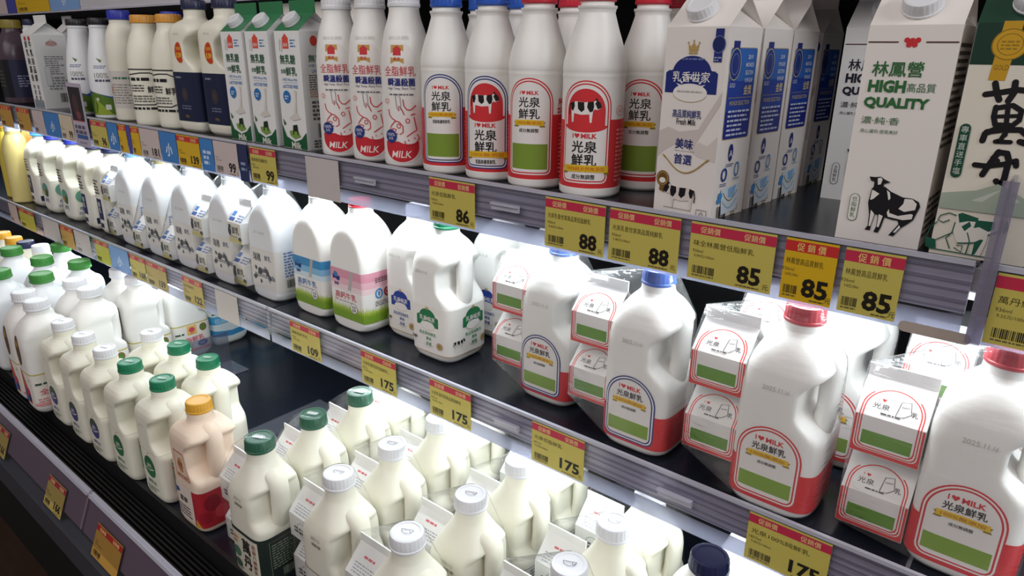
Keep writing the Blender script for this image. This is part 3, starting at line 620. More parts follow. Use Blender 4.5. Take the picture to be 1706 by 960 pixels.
def navy_label():
    A = Art(); L = .155; A.rect(-L, .022, L, .118, '#1B2140'); A.lines(-.024, .106, -.006, .112, 1, '#8E93A8', .6, 2); A.ell(.0, .075, .010, .014, '#3A3338'); A.text('乳', .0, .075, .012, '#5A4A42'); A.lines(-.014, .046, .016, .056, 2, '#6A7090', .5, 4); A.text('Milk', .0, .032, .005, '#A8873E'); A.lines(.05, .04, .08, .10, 9, '#4A5270', .5, 6); return A
def sticker():
    A = Art(); A.ell(0, .155, .0155, .020, '#D8922C'); A.ell(0, .155, .0148, .0192, '#C9401E'); A.text('促銷價', 0, .163, .006, '#E8B83A', w=.02, bold=.02); A.text('139', 0, .150, .010, '#EBC23C', w=.021, bold=.04); A.text('25.11.12', -.004, .19, .0035, '#9A948C'); return A
def calcium_art(pink):
    L = SQA.S(.06).len/2-.001; A = Art(); C = ('#DE9AAE', '#E8B7C4', '#F0D5DA') if pink else ('#3F8FC4', '#86BCE0', '#CFE2EC'); D = '#C93A54' if pink else '#2E6FB0'
    A.rect(-L, .020, L, .112, '#EFECE8'); A.rect(-L, .074, L, .084, C[2]); A.rect(-L, .084, L, .096, C[1]); A.rect(-L, .096, L, .112, C[0])
    for c, y, hh, sd in (('#B9CC5A', .040, .012, 1), ('#93B43A', .036, .010, 2), ('#7DA22E', .032, .009, 3)):
        R = random.Random(sd+pink); P = [(-L, .020)]; n = 110
        for i in range(n): P += [(-L+2*L*(i+.15)/n, y), (-L+2*L*(i+.5)/n, y+R.uniform(.3, 1)*hh)]
        A.poly(P+[(L, y), (L, .020)], c)
    A.poly([(.014, .112), (.022, .112), (.016, .084), (.012, .070), (.004, .074), (.008, .086)], '#B9B4B2'); A.ell(.006, .072, .012, .004, '#E4E1DE')
    A.poly([(-.036, .090), (-.030, .092), (-.020, .088), (-.016, .092), (-.016, .098), (-.026, .096), (-.036, .099)], '#22337C'); A.ell(-.027, .100, .006, .005, '#4A78B8', 12); A.text('福樂', -.026, .083, .0062, '#22337C', bold=.02)
    A.text('高鈣牛乳', -.002, .0635, .0125, D, w=.058, bold=.012); A.text('全脂', -.028, .054, .0048, D); A.lines(-.020, .052, .020, .056, 1, '#A8A4A0', .5, 3)
    A.ell(.019, .044, .0098, .0098, '#4A4A44'); A.ell(.019, .044, .0090, .0090, '#F0EFEA'); A.text('乳香', .019, .0465, .005, '#3A3A36', bold=.02); A.text('認證', .019, .0405, .005, '#3A3A36', bold=.02)
    A.ring(.075, .072, .007, .008, .0028, '#2E86C8'); A.ell(.075, .072, .0022, .0045, '#2E86C8'); A.ell(.094, .072, .008, .009, '#A82E3A'); A.ring(.094, .072, .004, .005, .001, '#EBD5D5'); A.lines(.068, .093, .104, .103, 3, '#5A4A50', .5, 6); A.lines(.066, .050, .100, .060, 3, '#7A7678', .5, 7); A.text('SSI', .096, .036, .006, '#3A423A'); A.barcode(.104, .044, .116, .060)
    return A
def emblem_jug(green):
    A = Art(); L = SQ.S(.05).len/2-.001; c, d = ('#23774A', '#2E8A56') if green else ('#24429A', '#2A4A9E')
    A.rect(-L, .016, L, .094, '#EFEBE5'); A.rect(-L, .0145, L, .0158, '#B9955A'); A.rect(-L, .0158, L, .0172, '#EFEBE5')
    for x in (-.002, .092, -.09):
        emblem(A, x, .070, .048, c); A.text('高品質低脂鮮乳' if not green else '高品質純鮮乳', x, .0475, .0062, d, w=.038, bold=.012); A.text('美味', x+.002, .039, .0062, d, bold=.02, w=.012); A.text('首選', x+.002, .030, .0062, d, bold=.02, w=.012); A.stroke([(x-.009+.022*i/10, .0285-.004*sin(pi*i/10)) for i in range(11)], .0006, '#B9955A'); crown(A, x, .091, .006)
    for x in (.024, .115): A.ell(x, .031, .0062, .0062, '#A98A4A'); A.ring(x, .031, .0046, .0046, .0005, '#EADFBF')
    holstein(A, .060, .034, .022, '#DDD6CE', BLK); holstein(A, -.034, .033, .016, '#DDD6CE', BLK); A.text('2025.11.15', -.012, .150, .0045, '#A8A49C')
    return A
def brush_art():
    """black brush lettering and cow patches, blue small print round the side"""
    A = Art(); L = SQA.S(.06).len/2-.001
    A.rect(-L, .022, L, .105, '#E9E5DF'); A.text('瑞穗', -.018, .086, .016, '#2A2A30', w=.026, bold=.03); A.text('鮮乳', .020, .088, .011, '#2E3A6A', w=.022, bold=.02)
    R = random.Random(5)
    for i in range(9):
        x, y, r = R.uniform(-.036, .036), R.uniform(.030, .072), R.uniform(.004, .009); A.poly([(x+r*R.uniform(.5, 1.2)*cos(a), y+r*R.uniform(.5, 1.2)*sin(a)) for a in [2*pi*k/9 for k in range(9)]], '#2A2A2E' if i % 3 else '#8A8E98')
    A.text('全脂鮮乳', .0, .060, .009, '#3A3A44', w=.036, bold=.02); A.lines(-.03, .046, .03, .054, 2, '#4A4E60', .5, 3)
    A.rect(.058, .050, .132, .105, '#E4E8EC'); A.lines(.060, .052, .095, .104, 9, '#6A7FB0', .62, 4); A.lines(.098, .052, .130, .104, 9, '#6A7FB0', .62, 6); A.barcode(.062, .030, .084, .046); A.ell(.100, .036, .007, .007, '#2E4A8A'); A.ell(.088, .034, .005, .006, '#C96A5A'); A.text('20.11.16 2025', 0, .138, .0045, '#A49E98')
    return A
def brush_small(w, h):
    A = Art(); A.rect(-w/2+.0004, .0006, w/2-.0004, h*.99, '#EAE4D6'); A.rect(-w/2+.0004, .0006, w/2-.0004, .010, '#C9BE72'); A.text('鮮乳', .004, h*.62, .015, '#2A2A2E', w=.026, bold=.03); A.ell(-.018, h*.55, .006, .009, '#26262A'); A.ell(-.016, h*.8, .005, .004, '#26262A'); A.ell(.018, h*.25, .006, .004, '#3A3A40'); A.lines(-.02, h*.28, .01, h*.38, 2, '#5A5A60', .5, 3)
    A.rect(-.022, h+.004, -.004, h+.012, '#3F62A8'); A.rect(-.022, h+.015, -.010, h+.026, '#4A78B8'); A.lines(.002, h+.004, .024, h+.022, 3, '#7A8FB8', .5, 5)
    return A
def patch_art(navy):
    A = Art(); L = SQ.S(.05).len/2-.001
    A.rect(-L, .018, L, .098, '#EAE6DC')
    if navy:
        A.rect(-.030, .040, .0, .096, '#1F2558'); A.rect(-.030, .018, -.008, .030, '#232850'); A.rect(.048, .040, .082, .098, '#1F2558'); A.ell(.082, .044, .016, .010, '#1F2558'); A.rect(.04, .020, .056, .036, '#232850'); A.vtext('鮮乳', -.016, .088, .014, '#D9D9DE', .02); A.vtext('鮮乳', .064, .090, .014, '#C9CBD8', .02); A.ell(.100, .040, .008, .012, '#B58A6A')
    else:
        A.ell(-.002, .070, .022, .020, '#5E9A84'); A.ell(.004, .060, .012, .012, '#39603A'); A.ell(-.010, .062, .006, .008, '#C28A4A'); A.text('鮮乳', 0, .038, .012, '#4A4E86', w=.028, bold=.02); A.ell(.068, .072, .020, .018, '#6AA08A'); A.ell(.072, .060, .012, .012, '#39603A'); A.text('牛乳', .068, .038, .012, '#4A4E86', w=.028, bold=.02); A.lines(.05, .022, .09, .030, 2, '#6A6A8A', .5, 3)
    A.lines(-.03, .110, .0, .150, 5, '#4A4440', .5, 6)
    return A
def oval_art(purple):
    A = Art(); L = SQS.S(.05).len/2-.001; c1, c2 = ('#4A5A46', '#4E4A8A') if purple else ('#2F6A44', '#3A7A4E')
    A.rect(-L, .104, L, .1046, '#C9C0AE')
    A.ell(-.002, .070, .020, .022, c1); A.ell(-.001, .064, .018, .016, c2); A.stroke([(-.018, .066), (-.004, .062), (.014, .068)], .0022, '#E6E0D6'); A.text('鮮乳', -.002, .072, .008, '#E6E0D6', bold=.02)
    A.text('鮮乳坊', -.001, .038, .0085, c2, w=.030, bold=.012); A.lines(-.022, .018, .020, .030, 3, c1, .4, 3); A.stroke([(-.002, .097), (.001, .100)], .0016, '#C0504A')
    A.rect(.056, .030, .068, .096, '#CBD6C2' if not purple else '#D8D6DC'); A.lines(.057, .032, .067, .090, 14, c1, .5, 4); A.ell(.062, .076, .005, .003, '#C0453C'); A.text('25.11.16', -.004, .155, .004, '#B5AFA2')
    return A
def berry_art():
    A = Art(); L = SQS.S(.05).len/2-.001
    A.rect(-L, .016, .040, .086, '#E6D8CC'); A.rect(.022, .014, L, .084, '#B42A36'); A.rect(-L, .014, -.05, .084, '#B42A36'); A.ell(.060, .060, .014, .016, '#8E1E2C'); A.ell(.075, .038, .013, .013, '#C9404A'); A.ell(.046, .034, .012, .012, '#A02432'); A.poly([(.024, .014), (.040, .014), (.028, .030)], '#D8A03A')
    A.stroke([(-.018, .102), (.024, .102), (.024, .152), (-.018, .152)], .0022, '#C2603E', True); A.rect(-.0165, .1035, .0225, .1505, '#E3CDB8'); A.ell(.003, .128, .012, .014, '#C98A5A'); A.text('牛乳', .003, .128, .011, '#7A3A26', bold=.02); A.lines(-.014, .105, .020, .112, 1, '#B5704A', .6, 3)
    A.text('草莓', -.008, .056, .012, '#4A3A4A', bold=.02, w=.026); A.lines(-.03, .022, .012, .046, 4, '#6A5A6A', .45, 5); A.ell(-.026, .070, .006, .005, '#4A5A9A')
    return A
def wandan_jug():
    A = Art(); L = SQC.S(.05).len/2-.001; G = '#12261F'
    A.rect(-L, .0, L, .086, G); A.rect(-.034, .0035, .036, .080, '#DCD6C2'); A.text('萬', .006, .060, .026, '#1C1418', w=.022, bold=.045); A.text('丹', .006, .030, .024, '#1C1418', w=.022, bold=.045); A.vtext('超級八極鮮乳', .027, .074, .0085, '#8E3A34', .012, 1.15); A.lines(-.030, .058, -.014, .074, 2, '#C9803A', .5, 3); A.ell(-.022, .040, .010, .010, '#4E7A64'); A.ell(-.022, .018, .010, .008, '#3A5A4A'); A.lines(-.03, .006, -.01, .014, 2, '#3A5A4A', .5, 3)
    A.stroke([(.054, .006), (.096, .006), (.096, .078), (.054, .078)], .0008, '#8E9A84', True); A.lines(.057, .028, .093, .074, 10, '#8E9A84', .45, 5); A.barcode(.072, .008, .092, .022, '#9AA48E'); A.text('20251113', -.002, .146, .0052, '#8E8880', w=.020); A.lines(-.010, .134, .010, .141, 1, '#98928A', .7, 3)
    return A
def white_wandan():
    """white jug of the wrapped packs: pale label with a black ink cow"""
    A = Art(); L = SQC.S(.05).len/2-.001
    A.rect(-L, .0, L, .084, '#DDDDD2'); A.rect(-L, .084, L, .0852, '#7A3A38'); A.poly([(-.020, .070), (-.004, .076), (.010, .050), (.026, .040), (.030, .016), (.004, .010), (-.004, .036), (-.020, .050)], '#20242A'); A.poly([(-.036, .050), (-.026, .060), (-.028, .020), (-.036, .014)], '#3A3E44'); A.lines(.054, .056, .094, .082, 5, '#2E3A34', .6, 4); A.lines(.054, .008, .094, .050, 8, '#5A625C', .4, 8); A.text('20251113', -.002, .146, .0052, '#8E8880', w=.020); A.lines(-.010, .134, .010, .141, 1, '#98928A', .7, 3)
    return A
def big_art():
    A = Art(); L = SQB.S(.05).len/2-.001
    A.rect(-L, .022, L, .098, '#EFEBE2'); A.rect(-L, .098, L, .101, '#C9B85A'); g = -.093; A.ell(g, .150, .013, .036, '#6A4632'); A.ell(g, .150, .010, .030, '#7E5638'); A.ell(g, .166, .006, .008, '#B5924A'); A.lines(g-.006, .130, g+.006, .160, 4, '#3E5A36', .5, 3)
    A.poly([(g-.034, .098), (g-.006, .098), (g+.010, .060), (g+.030, .040), (g+.034, .022), (g-.034, .022)], '#D85A3A'); A.poly([(g-.034, .060), (g-.010, .060), (g+.004, .030), (g+.004, .022), (g-.034, .022)], '#4A6AA8'); A.ell(g+.008, .050, .012, .012, '#C93A44'); A.ell(g+.012, .036, .008, .010, '#2E3A6A'); A.rect(g+.022, .022, g+.034, .090, '#EFEBE2'); A.text('II', g+.028, .084, .008, '#3A3A3A')
    c = -.003; A.rect(c-.014, .070, c+.012, .096, '#EFC06A'); A.ell(c-.001, .084, .008, .007, '#D8506A'); A.text('義美', c-.001, .074, .005, '#C93A4A'); A.ell(c+.030, .084, .010, .011, '#8A6A42'); A.ell(c+.030, .084, .006, .007, '#5A8A3E'); A.lines(c-.044, .074, c-.020, .082, 1, '#3A5A4A', .6, 3); A.text('全脂鮮乳', c-.004, .057, .015, '#D0506A', w=.068, bold=.02); A.ell(c+.024, .040, .014, .009, '#5A68A8'); A.text('鮮乳', c+.024, .040, .006, '#D9DCEC'); A.rect(c-.052, .022, c+.045, .030, '#E8A0A0'); A.lines(c-.044, .032, c, .044, 2, '#D88A98', .5, 4)
    return A
def aqua_art():
    A = Art(); L = SQB.S(.05).len/2-.001
    A.rect(-L, .018, L, .090, '#E6EEF1'); A.rect(-L, .066, L, .090, '#4FA6D8'); c = 0
    A.poly([(-L, .050), (c-.06, .050), (c, .040), (L, .056), (L, .040), (c, .024), (c-.06, .032), (-L, .034)], '#3F92C8'); A.text('低脂鮮乳', c-.014, .076, .015, '#BFE0F0', w=.062, bold=.02); A.ell(c+.028, .056, .016, .011, '#2A3580'); A.text('鮮乳', c+.028, .056, .007, '#C9CEE8'); A.lines(c-.05, .094, c-.026, .100, 1, '#3A6A4A', .7, 4); A.ell(c+.0, .100, .008, .006, '#D8506A', 12)
    return A
def cup_mark():
    A = Art(); A.stroke([(-.008, .002), (-.006, -.003), (.0, -.005), (.006, -.003), (.008, .003)], .0007, '#3A3A5A'); A.stroke([(-.008, .002), (.008, .003)], .0007, '#3A3A5A'); A.stroke([(.003, .002), (.004, -.002), (.007, .0)], .0006, '#3A3A5A'); A.stroke([(-.005, .0005), (.001, .001)], .0006, '#C08A9A'); return A
def cup_mark_white():
    A = Art(); A.rrect(-.0095, -.0045, .0095, .0045, .003, '#D9DDE0'); A.rrect(-.0085, -.0037, .0085, .0037, .0026, '#8FA39C'); A.lines(-.007, -.002, .007, .002, 1, '#E4E8E8', .8, 2); return A
def stamp_small():
    A = Art(); A.lines(-.008, -.002, .008, .002, 1, '#55555E', .5, 4); return A
def stamp_white():
    A = Art(); A.ell(0, 0, .009, .0045, '#C9DAD0'); A.ell(0, 0, .008, .0037, '#3F9268'); A.lines(-.006, -.0015, .006, .0015, 1, '#D9E4DC', .8, 3); return A
# ---------------------------------------------------------------- body shapes
def jug_prof(a, H, style):
    if style == 'dome': T = [(0, .80, 4), (.03, .95, 4), (.07, 1.0, 5), (.20, 1.0, 5.5), (.66, 1.0, 5), (.76, .965, 4), (.84, .85, 3), (.90, .68, 2.4), (.935, .52, 2.05), (.955, .445, 2), (1, .43, 2)]
    if style == 'arch': T = [(0, .80, 4), (.03, .95, 4), (.07, 1.0, 4.5), (.20, 1.0, 4.5), (.56, 1.0, 4.2), (.68, .97, 3.6), (.78, .885, 3), (.86, .74, 2.5), (.915, .57, 2.1), (.945, .45, 2), (1, .42, 2)]
    if style == 'cone': T = [(0, .84, 4), (.03, .96, 4.5), (.07, 1.0, 5), (.20, 1.0, 5.5), (.64, 1.0, 5), (.71, .965, 4), (.765, .87, 3.2), (.82, .72, 2.6), (.875, .58, 2.2), (.92, .48, 2), (.955, .45, 2), (1, .44, 2)]
    if style == 'square': T = [(0, .84, 5), (.03, .97, 5), (.07, 1.0, 6), (.20, 1.0, 6), (.78, 1.0, 5.5), (.83, .97, 4.6), (.87, .87, 3.6), (.895, .70, 2.6), (.915, .52, 2.1), (.94, .47, 2), (1, .46, 2)]
    return [(z*H, k*a, n) for z, k, n in T]
HN = .216
DENT = (.080, .190, .018, .044)
SQ = Shape(jug_prof(.0465, HN, 'dome'), dent=DENT)
SQC = Shape(jug_prof(.0465, HN, 'cone'), dent=(.084, .180, .031, .030))
SQS = Shape(jug_prof(.0455, HN, 'square'), dent=(.084, .194, .015, .040))
SQA = Shape(jug_prof(.0495, HN+.004, 'arch'), front=.0425)
SQB = Shape(jug_prof(.0520, .240, 'dome'), ry=.78, dent=(.100, .212, .024, .034))
SQG = Shape(jug_prof(.0500, .240, 'dome'), dent=(.100, .212, .022, .034))
SQF = Shape(jug_prof(.0440, .238, 'square'), dent=(.108, .210, .013, .040))
RND = Shape([(0, .033, 2), (.004, .0368, 2), (.012, .0375, 2), (.0125, .0368, 2), (.137, .0368, 2), (.140, .0374, 2), (.143, .0366, 2), (.146, .0374, 2), (.150, .0372, 2), (.170, .0330, 2), (.190, .0262, 2), (.203, .0222, 2), (.208, .0208, 2), (.212, .0215, 2), (.213, .0225, 2), (.2155, .0225, 2), (.216, .019, 2), (.222, .019, 2)])
WHB = Shape([(0, .032, 2), (.004, .0355, 2.2), (.012, .0362, 2.2), (.10, .0362, 2.2), (.145, .0358, 2.1), (.170, .0335, 2), (.190, .0295, 2), (.205, .0245, 2), (.214, .0222, 2), (.218, .0215, 2), (.224, .0215, 2)])
PEAR = Shape([(0, .036, 2), (.005, .0405, 2), (.05, .0415, 2), (.10, .0400, 2), (.14, .0345, 2), (.175, .0270, 2), (.198, .0225, 2), (.205, .0220, 2), (.207, .0240, 2), (.209, .0215, 2), (.214, .0215, 2)])
RNDJ = Shape([(0, .036, 2.6), (.005, .040, 2.8), (.012, .041, 2.8), (.130, .041, 2.8), (.160, .0385, 2.4), (.185, .032, 2), (.200, .0255, 2), (.206, .0245, 2), (.214, .0245, 2)])
TALL = Shape([(0, .034, 2), (.005, .038, 2), (.15, .038, 2), (.185, .034, 2), (.208, .0255, 2), (.214, .0215, 2), (.224, .0215, 2)])
DARKB = Shape([(0, .046, 3), (.006, .050, 3), (.13, .050, 3), (.165, .046, 2.6), (.190, .034, 2.1), (.202, .026, 2), (.212, .024, 2)])
def handle(a, z0, z1, out=0, r=.0108, w=.0155):
    """strap handle at the +x side, from the shoulder down to the waist"""
    P = bez((a*.36, 0, z1-.001), (a*.80, 0, z1+.004), (a-.008+out, 0, z1-.008), (a-.010+out, 0, z1-.034), 10)[:-1]+bez((a-.010+out, 0, z1-.034), (a-.010+out, 0, z0+.045), (a-.0085+out, 0, z0+.025), (a*.70, 0, z0-.002), 12)
    n = len(P); return MB().tube(P, [r*(1.25 if i in (0, n-1) else 1) for i in range(n)], w, 16)
def body_of(k, sh, m): return cached(('body', k, m.name), lambda: sh.body('bottle_body' if k in ('RND', 'WHB', 'PEAR', 'RNDJ', 'TALL', 'DARKB') else 'jug_body', m))
def handle_of(k, m, *a): return cached(('handle', k, m.name), lambda: handle(*a).mesh('handle', m, smooth=True))
def label_of(k, art, sh, zr, cu=.0019): return cached(('label', k), lambda: art().build('label', sh.S(zr), cu=cu, e0=.00025 if sh.n[3] == 2 else .0005))
def flatart(k, art): return cached(('flat', k), lambda: art().build(k, lambda u, v, o: (u, v, o)))
CAPC = {'white': '#E6E6EA', 'green': '#3F8A3A', 'dgreen': '#1E7A55', 'wgreen': '#1B5A42', 'blue': '#2457B8', 'royal': '#2A35A8', 'navy': '#1E2248', 'red': '#C8283A', 'orange': '#D99A3E', 'yellow': '#DDA22E', 'sky': '#4A9AD6', 'brown': '#8A5A2E', 'black': '#1C1A1E', 'olive': '#8A7A2E', 'gold': '#DFA538'}
def capm(c): return mat('cap_'+c, CAPC[c], .38, spec=.5)
# kind -> (parts builder).  Each part: (name, mesh, loc, rotation, [sub-parts])
def p_jug(k, sh, m, cap, label=None, hnd=None, capr=.0215, caph=.019, stamp=None, mark=None):
    zt = sh.z[-1]; P = [('body', body_of(k, sh, m), None, None, [])]
    if hnd: P.append(('handle', handle_of(k, m, *hnd), None, None, []))
    st = []
    if stamp: st = [('printed_mark', flatart(stamp.__name__, stamp), (0, 0, caph), (0, 0, .35), [])]
    P.append(('cap', cap_mesh(capr, caph, capm(cap)), (0, 0, zt-.002), None, st))
    if label: P.append(('label', label, None, None, []))
    return P
H_SQ = (.0465, .090, .186); H_SQC = (.0465, .088, .178, .005); H_SQS = (.0455, .094, .188); H_SQB = (.052, .104, .205, .0, .0105, .013); H_SQG = (.050, .104, .206, .001, .0105, .013); H_SQF = (.044, .118, .203)
def make(name, parts, loc, rz=0, **k):
    r = empty(name, loc, rz, **k)
    def add(ps, par):
        for nm, me, l, ro, sub in ps:
            o = ob(nm, me, par)
            if l: o.location = l
            if ro: o.rotation_euler = ro
            if sub: add(sub, o)
    add(parts, r); return r
# gable-topped cartons
def carton_mesh(w, d, h, rh, fin, side, roof=None, key=None):
    def f():
        M = MB(); x, y = w/2, d/2; b = .004; g = min(.024, w*.36)
        c = [(-x, -y), (x, -y), (x, y), (-x, y)]
        V = [(px, py, 0) for px, py in c]+[(px, py, h) for px, py in c]+[(-x, -.001, h+rh), (x, -.001, h+rh), (-x, .001, h+rh), (x, .001, h+rh), (-x+g, 0, h+rh*.93), (x-g, 0, h+rh*.93), (-x, -.0011, h+rh+fin), (x, -.0011, h+rh+fin), (-x, .0011, h+rh+fin), (x, .0011, h+rh+fin)]
        M.add(V, [(3, 2, 1, 0), (0, 1, 5, 4), (1, 2, 6, 5), (2, 3, 7, 6), (3, 0, 4, 7), (5, 6, 13), (5, 13, 9), (6, 11, 13), (7, 4, 12), (4, 8, 12), (7, 12, 10)], 0)
        M.add(V, [(4, 5, 9, 8), (6, 7, 10, 11), (8, 9, 15, 14), (11, 10, 16, 17), (14, 15, 17, 16), (9, 11, 17, 15), (10, 8, 14, 16)], 1)
        me = M.mesh('carton_body', [side, roof or side])
        bm = bmesh.new(); bm.from_mesh(me); bmesh.ops.remove_doubles(bm, verts=bm.verts, dist=1e-6); bmesh.ops.recalc_face_normals(bm, faces=bm.faces); bm.to_mesh(me); bm.free(); return me
    return cached(('carton', key, w, h, side.name), f)
def front_fn(d, h=None, rh=None):
    L = sqrt((d/2)**2+rh*rh) if rh else 1
    def fn(u, v, o):
        if h is None or v <= h: return (u, -d/2-o, v)
        t = (v-h)/L; return (u, -d/2+t*d/2-o*rh/L, h+t*rh+o*(d/2)/L)
    return fn
def side_fn(w): return lambda u, v, o: (w/2+o, u, v)
def p_carton(key, w, d, h, rh, fin, side, roof, front, sidea, cap=None, capr=.0135, capx=0):
    P = [('carton_body', carton_mesh(w, d, h, rh, fin, side, roof, key), None, None, [])]
    if front: P.append(('front_print', cached(('fp', key), lambda: front().build('front_print', front_fn(d))), None, None, []))
    for i, sa in enumerate(sidea or []): P.append(('side_print', cached(('sp', key, i), lambda: sa().build('side_print', side_fn(w))), None, None, []))
    if cap:
        an = atan2(rh, d/2); t = .46; P.append(('cap', cap_mesh(capr, .013, capm(cap), .02), (capx, -d/2+t*d/2, h+t*rh), (an, 0, 0), []))
    return P
SC_W, SC_D, SC_H, SC_R = .063, .062, .042, .031
def p_small(key, art, nm='small_carton', SC_W=SC_W):
    me = carton_mesh(SC_W, SC_D, SC_H, SC_R, .013, BOARDW, None, key)
    pr = cached(('scp', key), lambda: art(SC_W, SC_H).build('print', front_fn(SC_D, SC_H, SC_R), cv=(SC_H,)))
    return (nm, me, pr)
def hull(pts, m, infl=.0012, name='film'):
    bm = bmesh.new()
    for p in pts: bm.verts.new(p)
    r = bmesh.ops.convex_hull(bm, input=bm.verts, use_existing_faces=False)
    bmesh.ops.delete(bm, geom=[v for v in bm.verts if not v.link_faces], context='VERTS')
    bmesh.ops.dissolve_limit(bm, angle_limit=radians(1.5), verts=bm.verts, edges=bm.edges)
    bmesh.ops.triangulate(bm, faces=bm.faces); bm.normal_update()
    nn = [v.normal.copy() for v in bm.verts]
    for v, n in zip(bm.verts, nn): v.co += n*infl
    me = bpy.data.meshes.new(name); bm.to_mesh(me); bm.free(); me.materials.append(m)
    me.polygons.foreach_set('use_smooth', [True]*len(me.polygons)); me.set_sharp_from_angle(angle=radians(35)); return me
def pack(key, jugparts, capname, small, x, y, F, sx, sz, film, label, group, jx=0, syd=-.03, cat='milk pack', tilt=0):
    """a jug with small cartons taped to its left side, all under one film"""
    r = empty('wrapped_milk_pack', (x, y, F), tilt, label=label, cat=cat, group=group)
    pts = []
    jug = None
    for nm, me, l, ro, sub in jugparts:
        if nm == 'body': jug = ob('jug', me, r); o = jug
        else:
            o = ob(nm, me, jug)
            if l: o.location = l
            if ro: o.rotation_euler = ro
        L = Vector(l or (0, 0, 0)); pts += [v.co+L for v in me.vertices][::3 if nm == 'label' else 1]
        for s in sub:
            q = ob(s[0], s[1], jug); q.location = L+Vector(s[2]); q.rotation_euler = s[3]
    if small:
        nm, me, pr = small
        for z in sz:
            c = ob(nm, me, r); c.location = (sx, syd, z); ob('print', pr, c)
            pts += [v.co+Vector((sx, syd, z)) for v in me.vertices]
    fm = cached(('film', key), lambda: hull(pts, film))
    ob('film', fm, r); return r
# ---------------------------------------------------------------- upper shelf, left to right
def at(nm, parts, x, y, F, rz, label, cat, group=None): return make(nm, parts, (x, y, F), rz, label=label, cat=cat, group=group)
DARKM = mat('dark_drink', '#4A3A46', .3, noise=.1)
def dark_art():
    A = Art(); A.rect(-.165, .02, .165, .125, '#15141C'); A.rect(.045, .02, .125, .125, '#2A2C48'); A.lines(.06, .05, .09, .085, 5, '#8A8EA8', .5, 3); A.lines(-.02, .05, .02, .10, 5, '#4A4A3A', .5, 4); return A
at('drink_bottle', p_jug('DARKB', DARKB, DARKM, 'olive', label_of('dark', dark_art, DARKB, .08), capr=.026, caph=.024), -2.48, .735, F1, 0, 'dark drink bottle with olive cap at far left of the upper shelf', 'bottle')
at('milk_bottle', p_jug('TALL', TALL, COOL, 'navy'), -2.62, .83, F1, 0, 'white bottle with navy cap half hidden behind the dark drink bottle', 'bottle')
CALL = lambda: p_carton('callig', .085, .080, .192, .030, .020, BOARDW, None, callig_front, [callig_side])
at('milk_carton', CALL(), -2.265, .742, F1, 0, 'gable carton with two columns of black brush lettering beside the dark bottle', 'carton')
at('milk_carton', p_carton('blank', .07, .07, .196, .03, .02, BOARDW, None, None, None), -2.365, .845, F1, 0, 'plain white carton top behind the brush-lettered carton', 'carton')
PE = lambda: p_jug('PEAR', PEAR, COOL, 'black', label_of('pear', pear_art, PEAR, .05), capr=.0235, caph=.015)
at('milk_bottle', PE(), -1.975, .725, F1, .62, 'pear-shaped white bottle with black cap, next to the brush-lettered carton', 'bottle', 'pear-shaped bottles with black caps')
at('milk_bottle', PE(), -1.845, .725, F1, .75, 'pear-shaped white bottle with black cap and 100 lettering, left of a blue cap', 'bottle', 'pear-shaped bottles with black caps')
at('milk_bottle', p_jug('TALL', TALL, CREAM, 'royal', label_of('grey', grey_art, TALL, .08), capr=.024, caph=.020), -1.755, .735, F1, .7, 'white bottle with royal blue cap beside the orange-capped bottles', 'bottle')
at('milk_bottle', p_jug('TALL', TALL, CREAM, 'royal', None, capr=.024, caph=.018), -1.66, .81, F1, 0, 'blue-capped bottle standing behind the two orange-capped bottles', 'bottle')
OR = lambda: p_jug('RNDJ', RNDJ, CREAM, 'orange', label_of('frame', frame_art, RNDJ, .08), capr=.026, caph=.017)
at('milk_bottle', OR(), -1.615, .725, F1, .85, 'orange-capped round bottle with black framed label, left one of two', 'bottle', 'orange-capped bottles')
at('milk_bottle', OR(), -1.520, .735, F1, .45, 'orange-capped round bottle partly hidden by a navy-labelled jug', 'bottle', 'orange-capped bottles')
def FL():
    P = p_jug('SQF', SQF, CREAM, 'navy', label_of('navy', navy_label, SQF, .07), H_SQF, capr=.0235, caph=.018); P.append(('sticker', cached('stk', lambda: sticker().build('sticker', SQF.S(.11), cu=.004)), None, None, [])); return P
at('milk_jug', FL(), -1.430, .745, F1, .10, 'square jug with navy label and oval 139 sticker, left of its pair', 'jug', 'navy-labelled jugs')
at('milk_jug', FL(), -1.326, .752, F1, .10, 'square jug with navy label and 139 sticker beside the green-topped cartons', 'jug', 'navy-labelled jugs')
GRT = mat('green_roof', '#2E7A4C', .42, noise=.05)
LC = lambda: p_carton('lactose', .070, .070, .193, .029, .020, BOARDW, GRT, lactose_front, [lactose_side], 'white', .0145)
for x, l in ((-1.232, 'green-roofed lactose-free carton beside the navy-labelled jug'), (-1.150, 'green-roofed lactose-free carton in the middle of three'), (-1.059, 'green-roofed lactose-free carton next to the white cow-head bottles')):
    at('milk_carton', LC(), x, .739, F1, 0, l, 'carton', 'green-roofed lactose-free cartons')
PLAINC = lambda: p_carton('plain', .070, .070, .193, .030, .024, BOARD, None, None, None)
for x, y, l in ((-1.245, .835, 'plain cream gable carton behind the leftmost green-roofed carton'), (-1.150, .835, 'plain cream gable carton behind the middle green-roofed carton'), (-1.055, .835, 'plain cream gable carton behind the right green-roofed carton')):
    at('milk_carton', PLAINC(), x, y, F1, 0, l, 'carton', 'plain gable tops in the second row')
at('milk_bottle', p_jug('TALL', TALL, COOL, 'blue', None, capr=.024), -1.455, .885, F1, 0, 'blue-capped bottle peeping out behind the navy-capped jug', 'bottle')
WB = lambda: p_jug('WHB', WHB, MILK, 'white', label_of('whole', wholemilk_art, WHB, .08), capr=.0225, caph=.028)
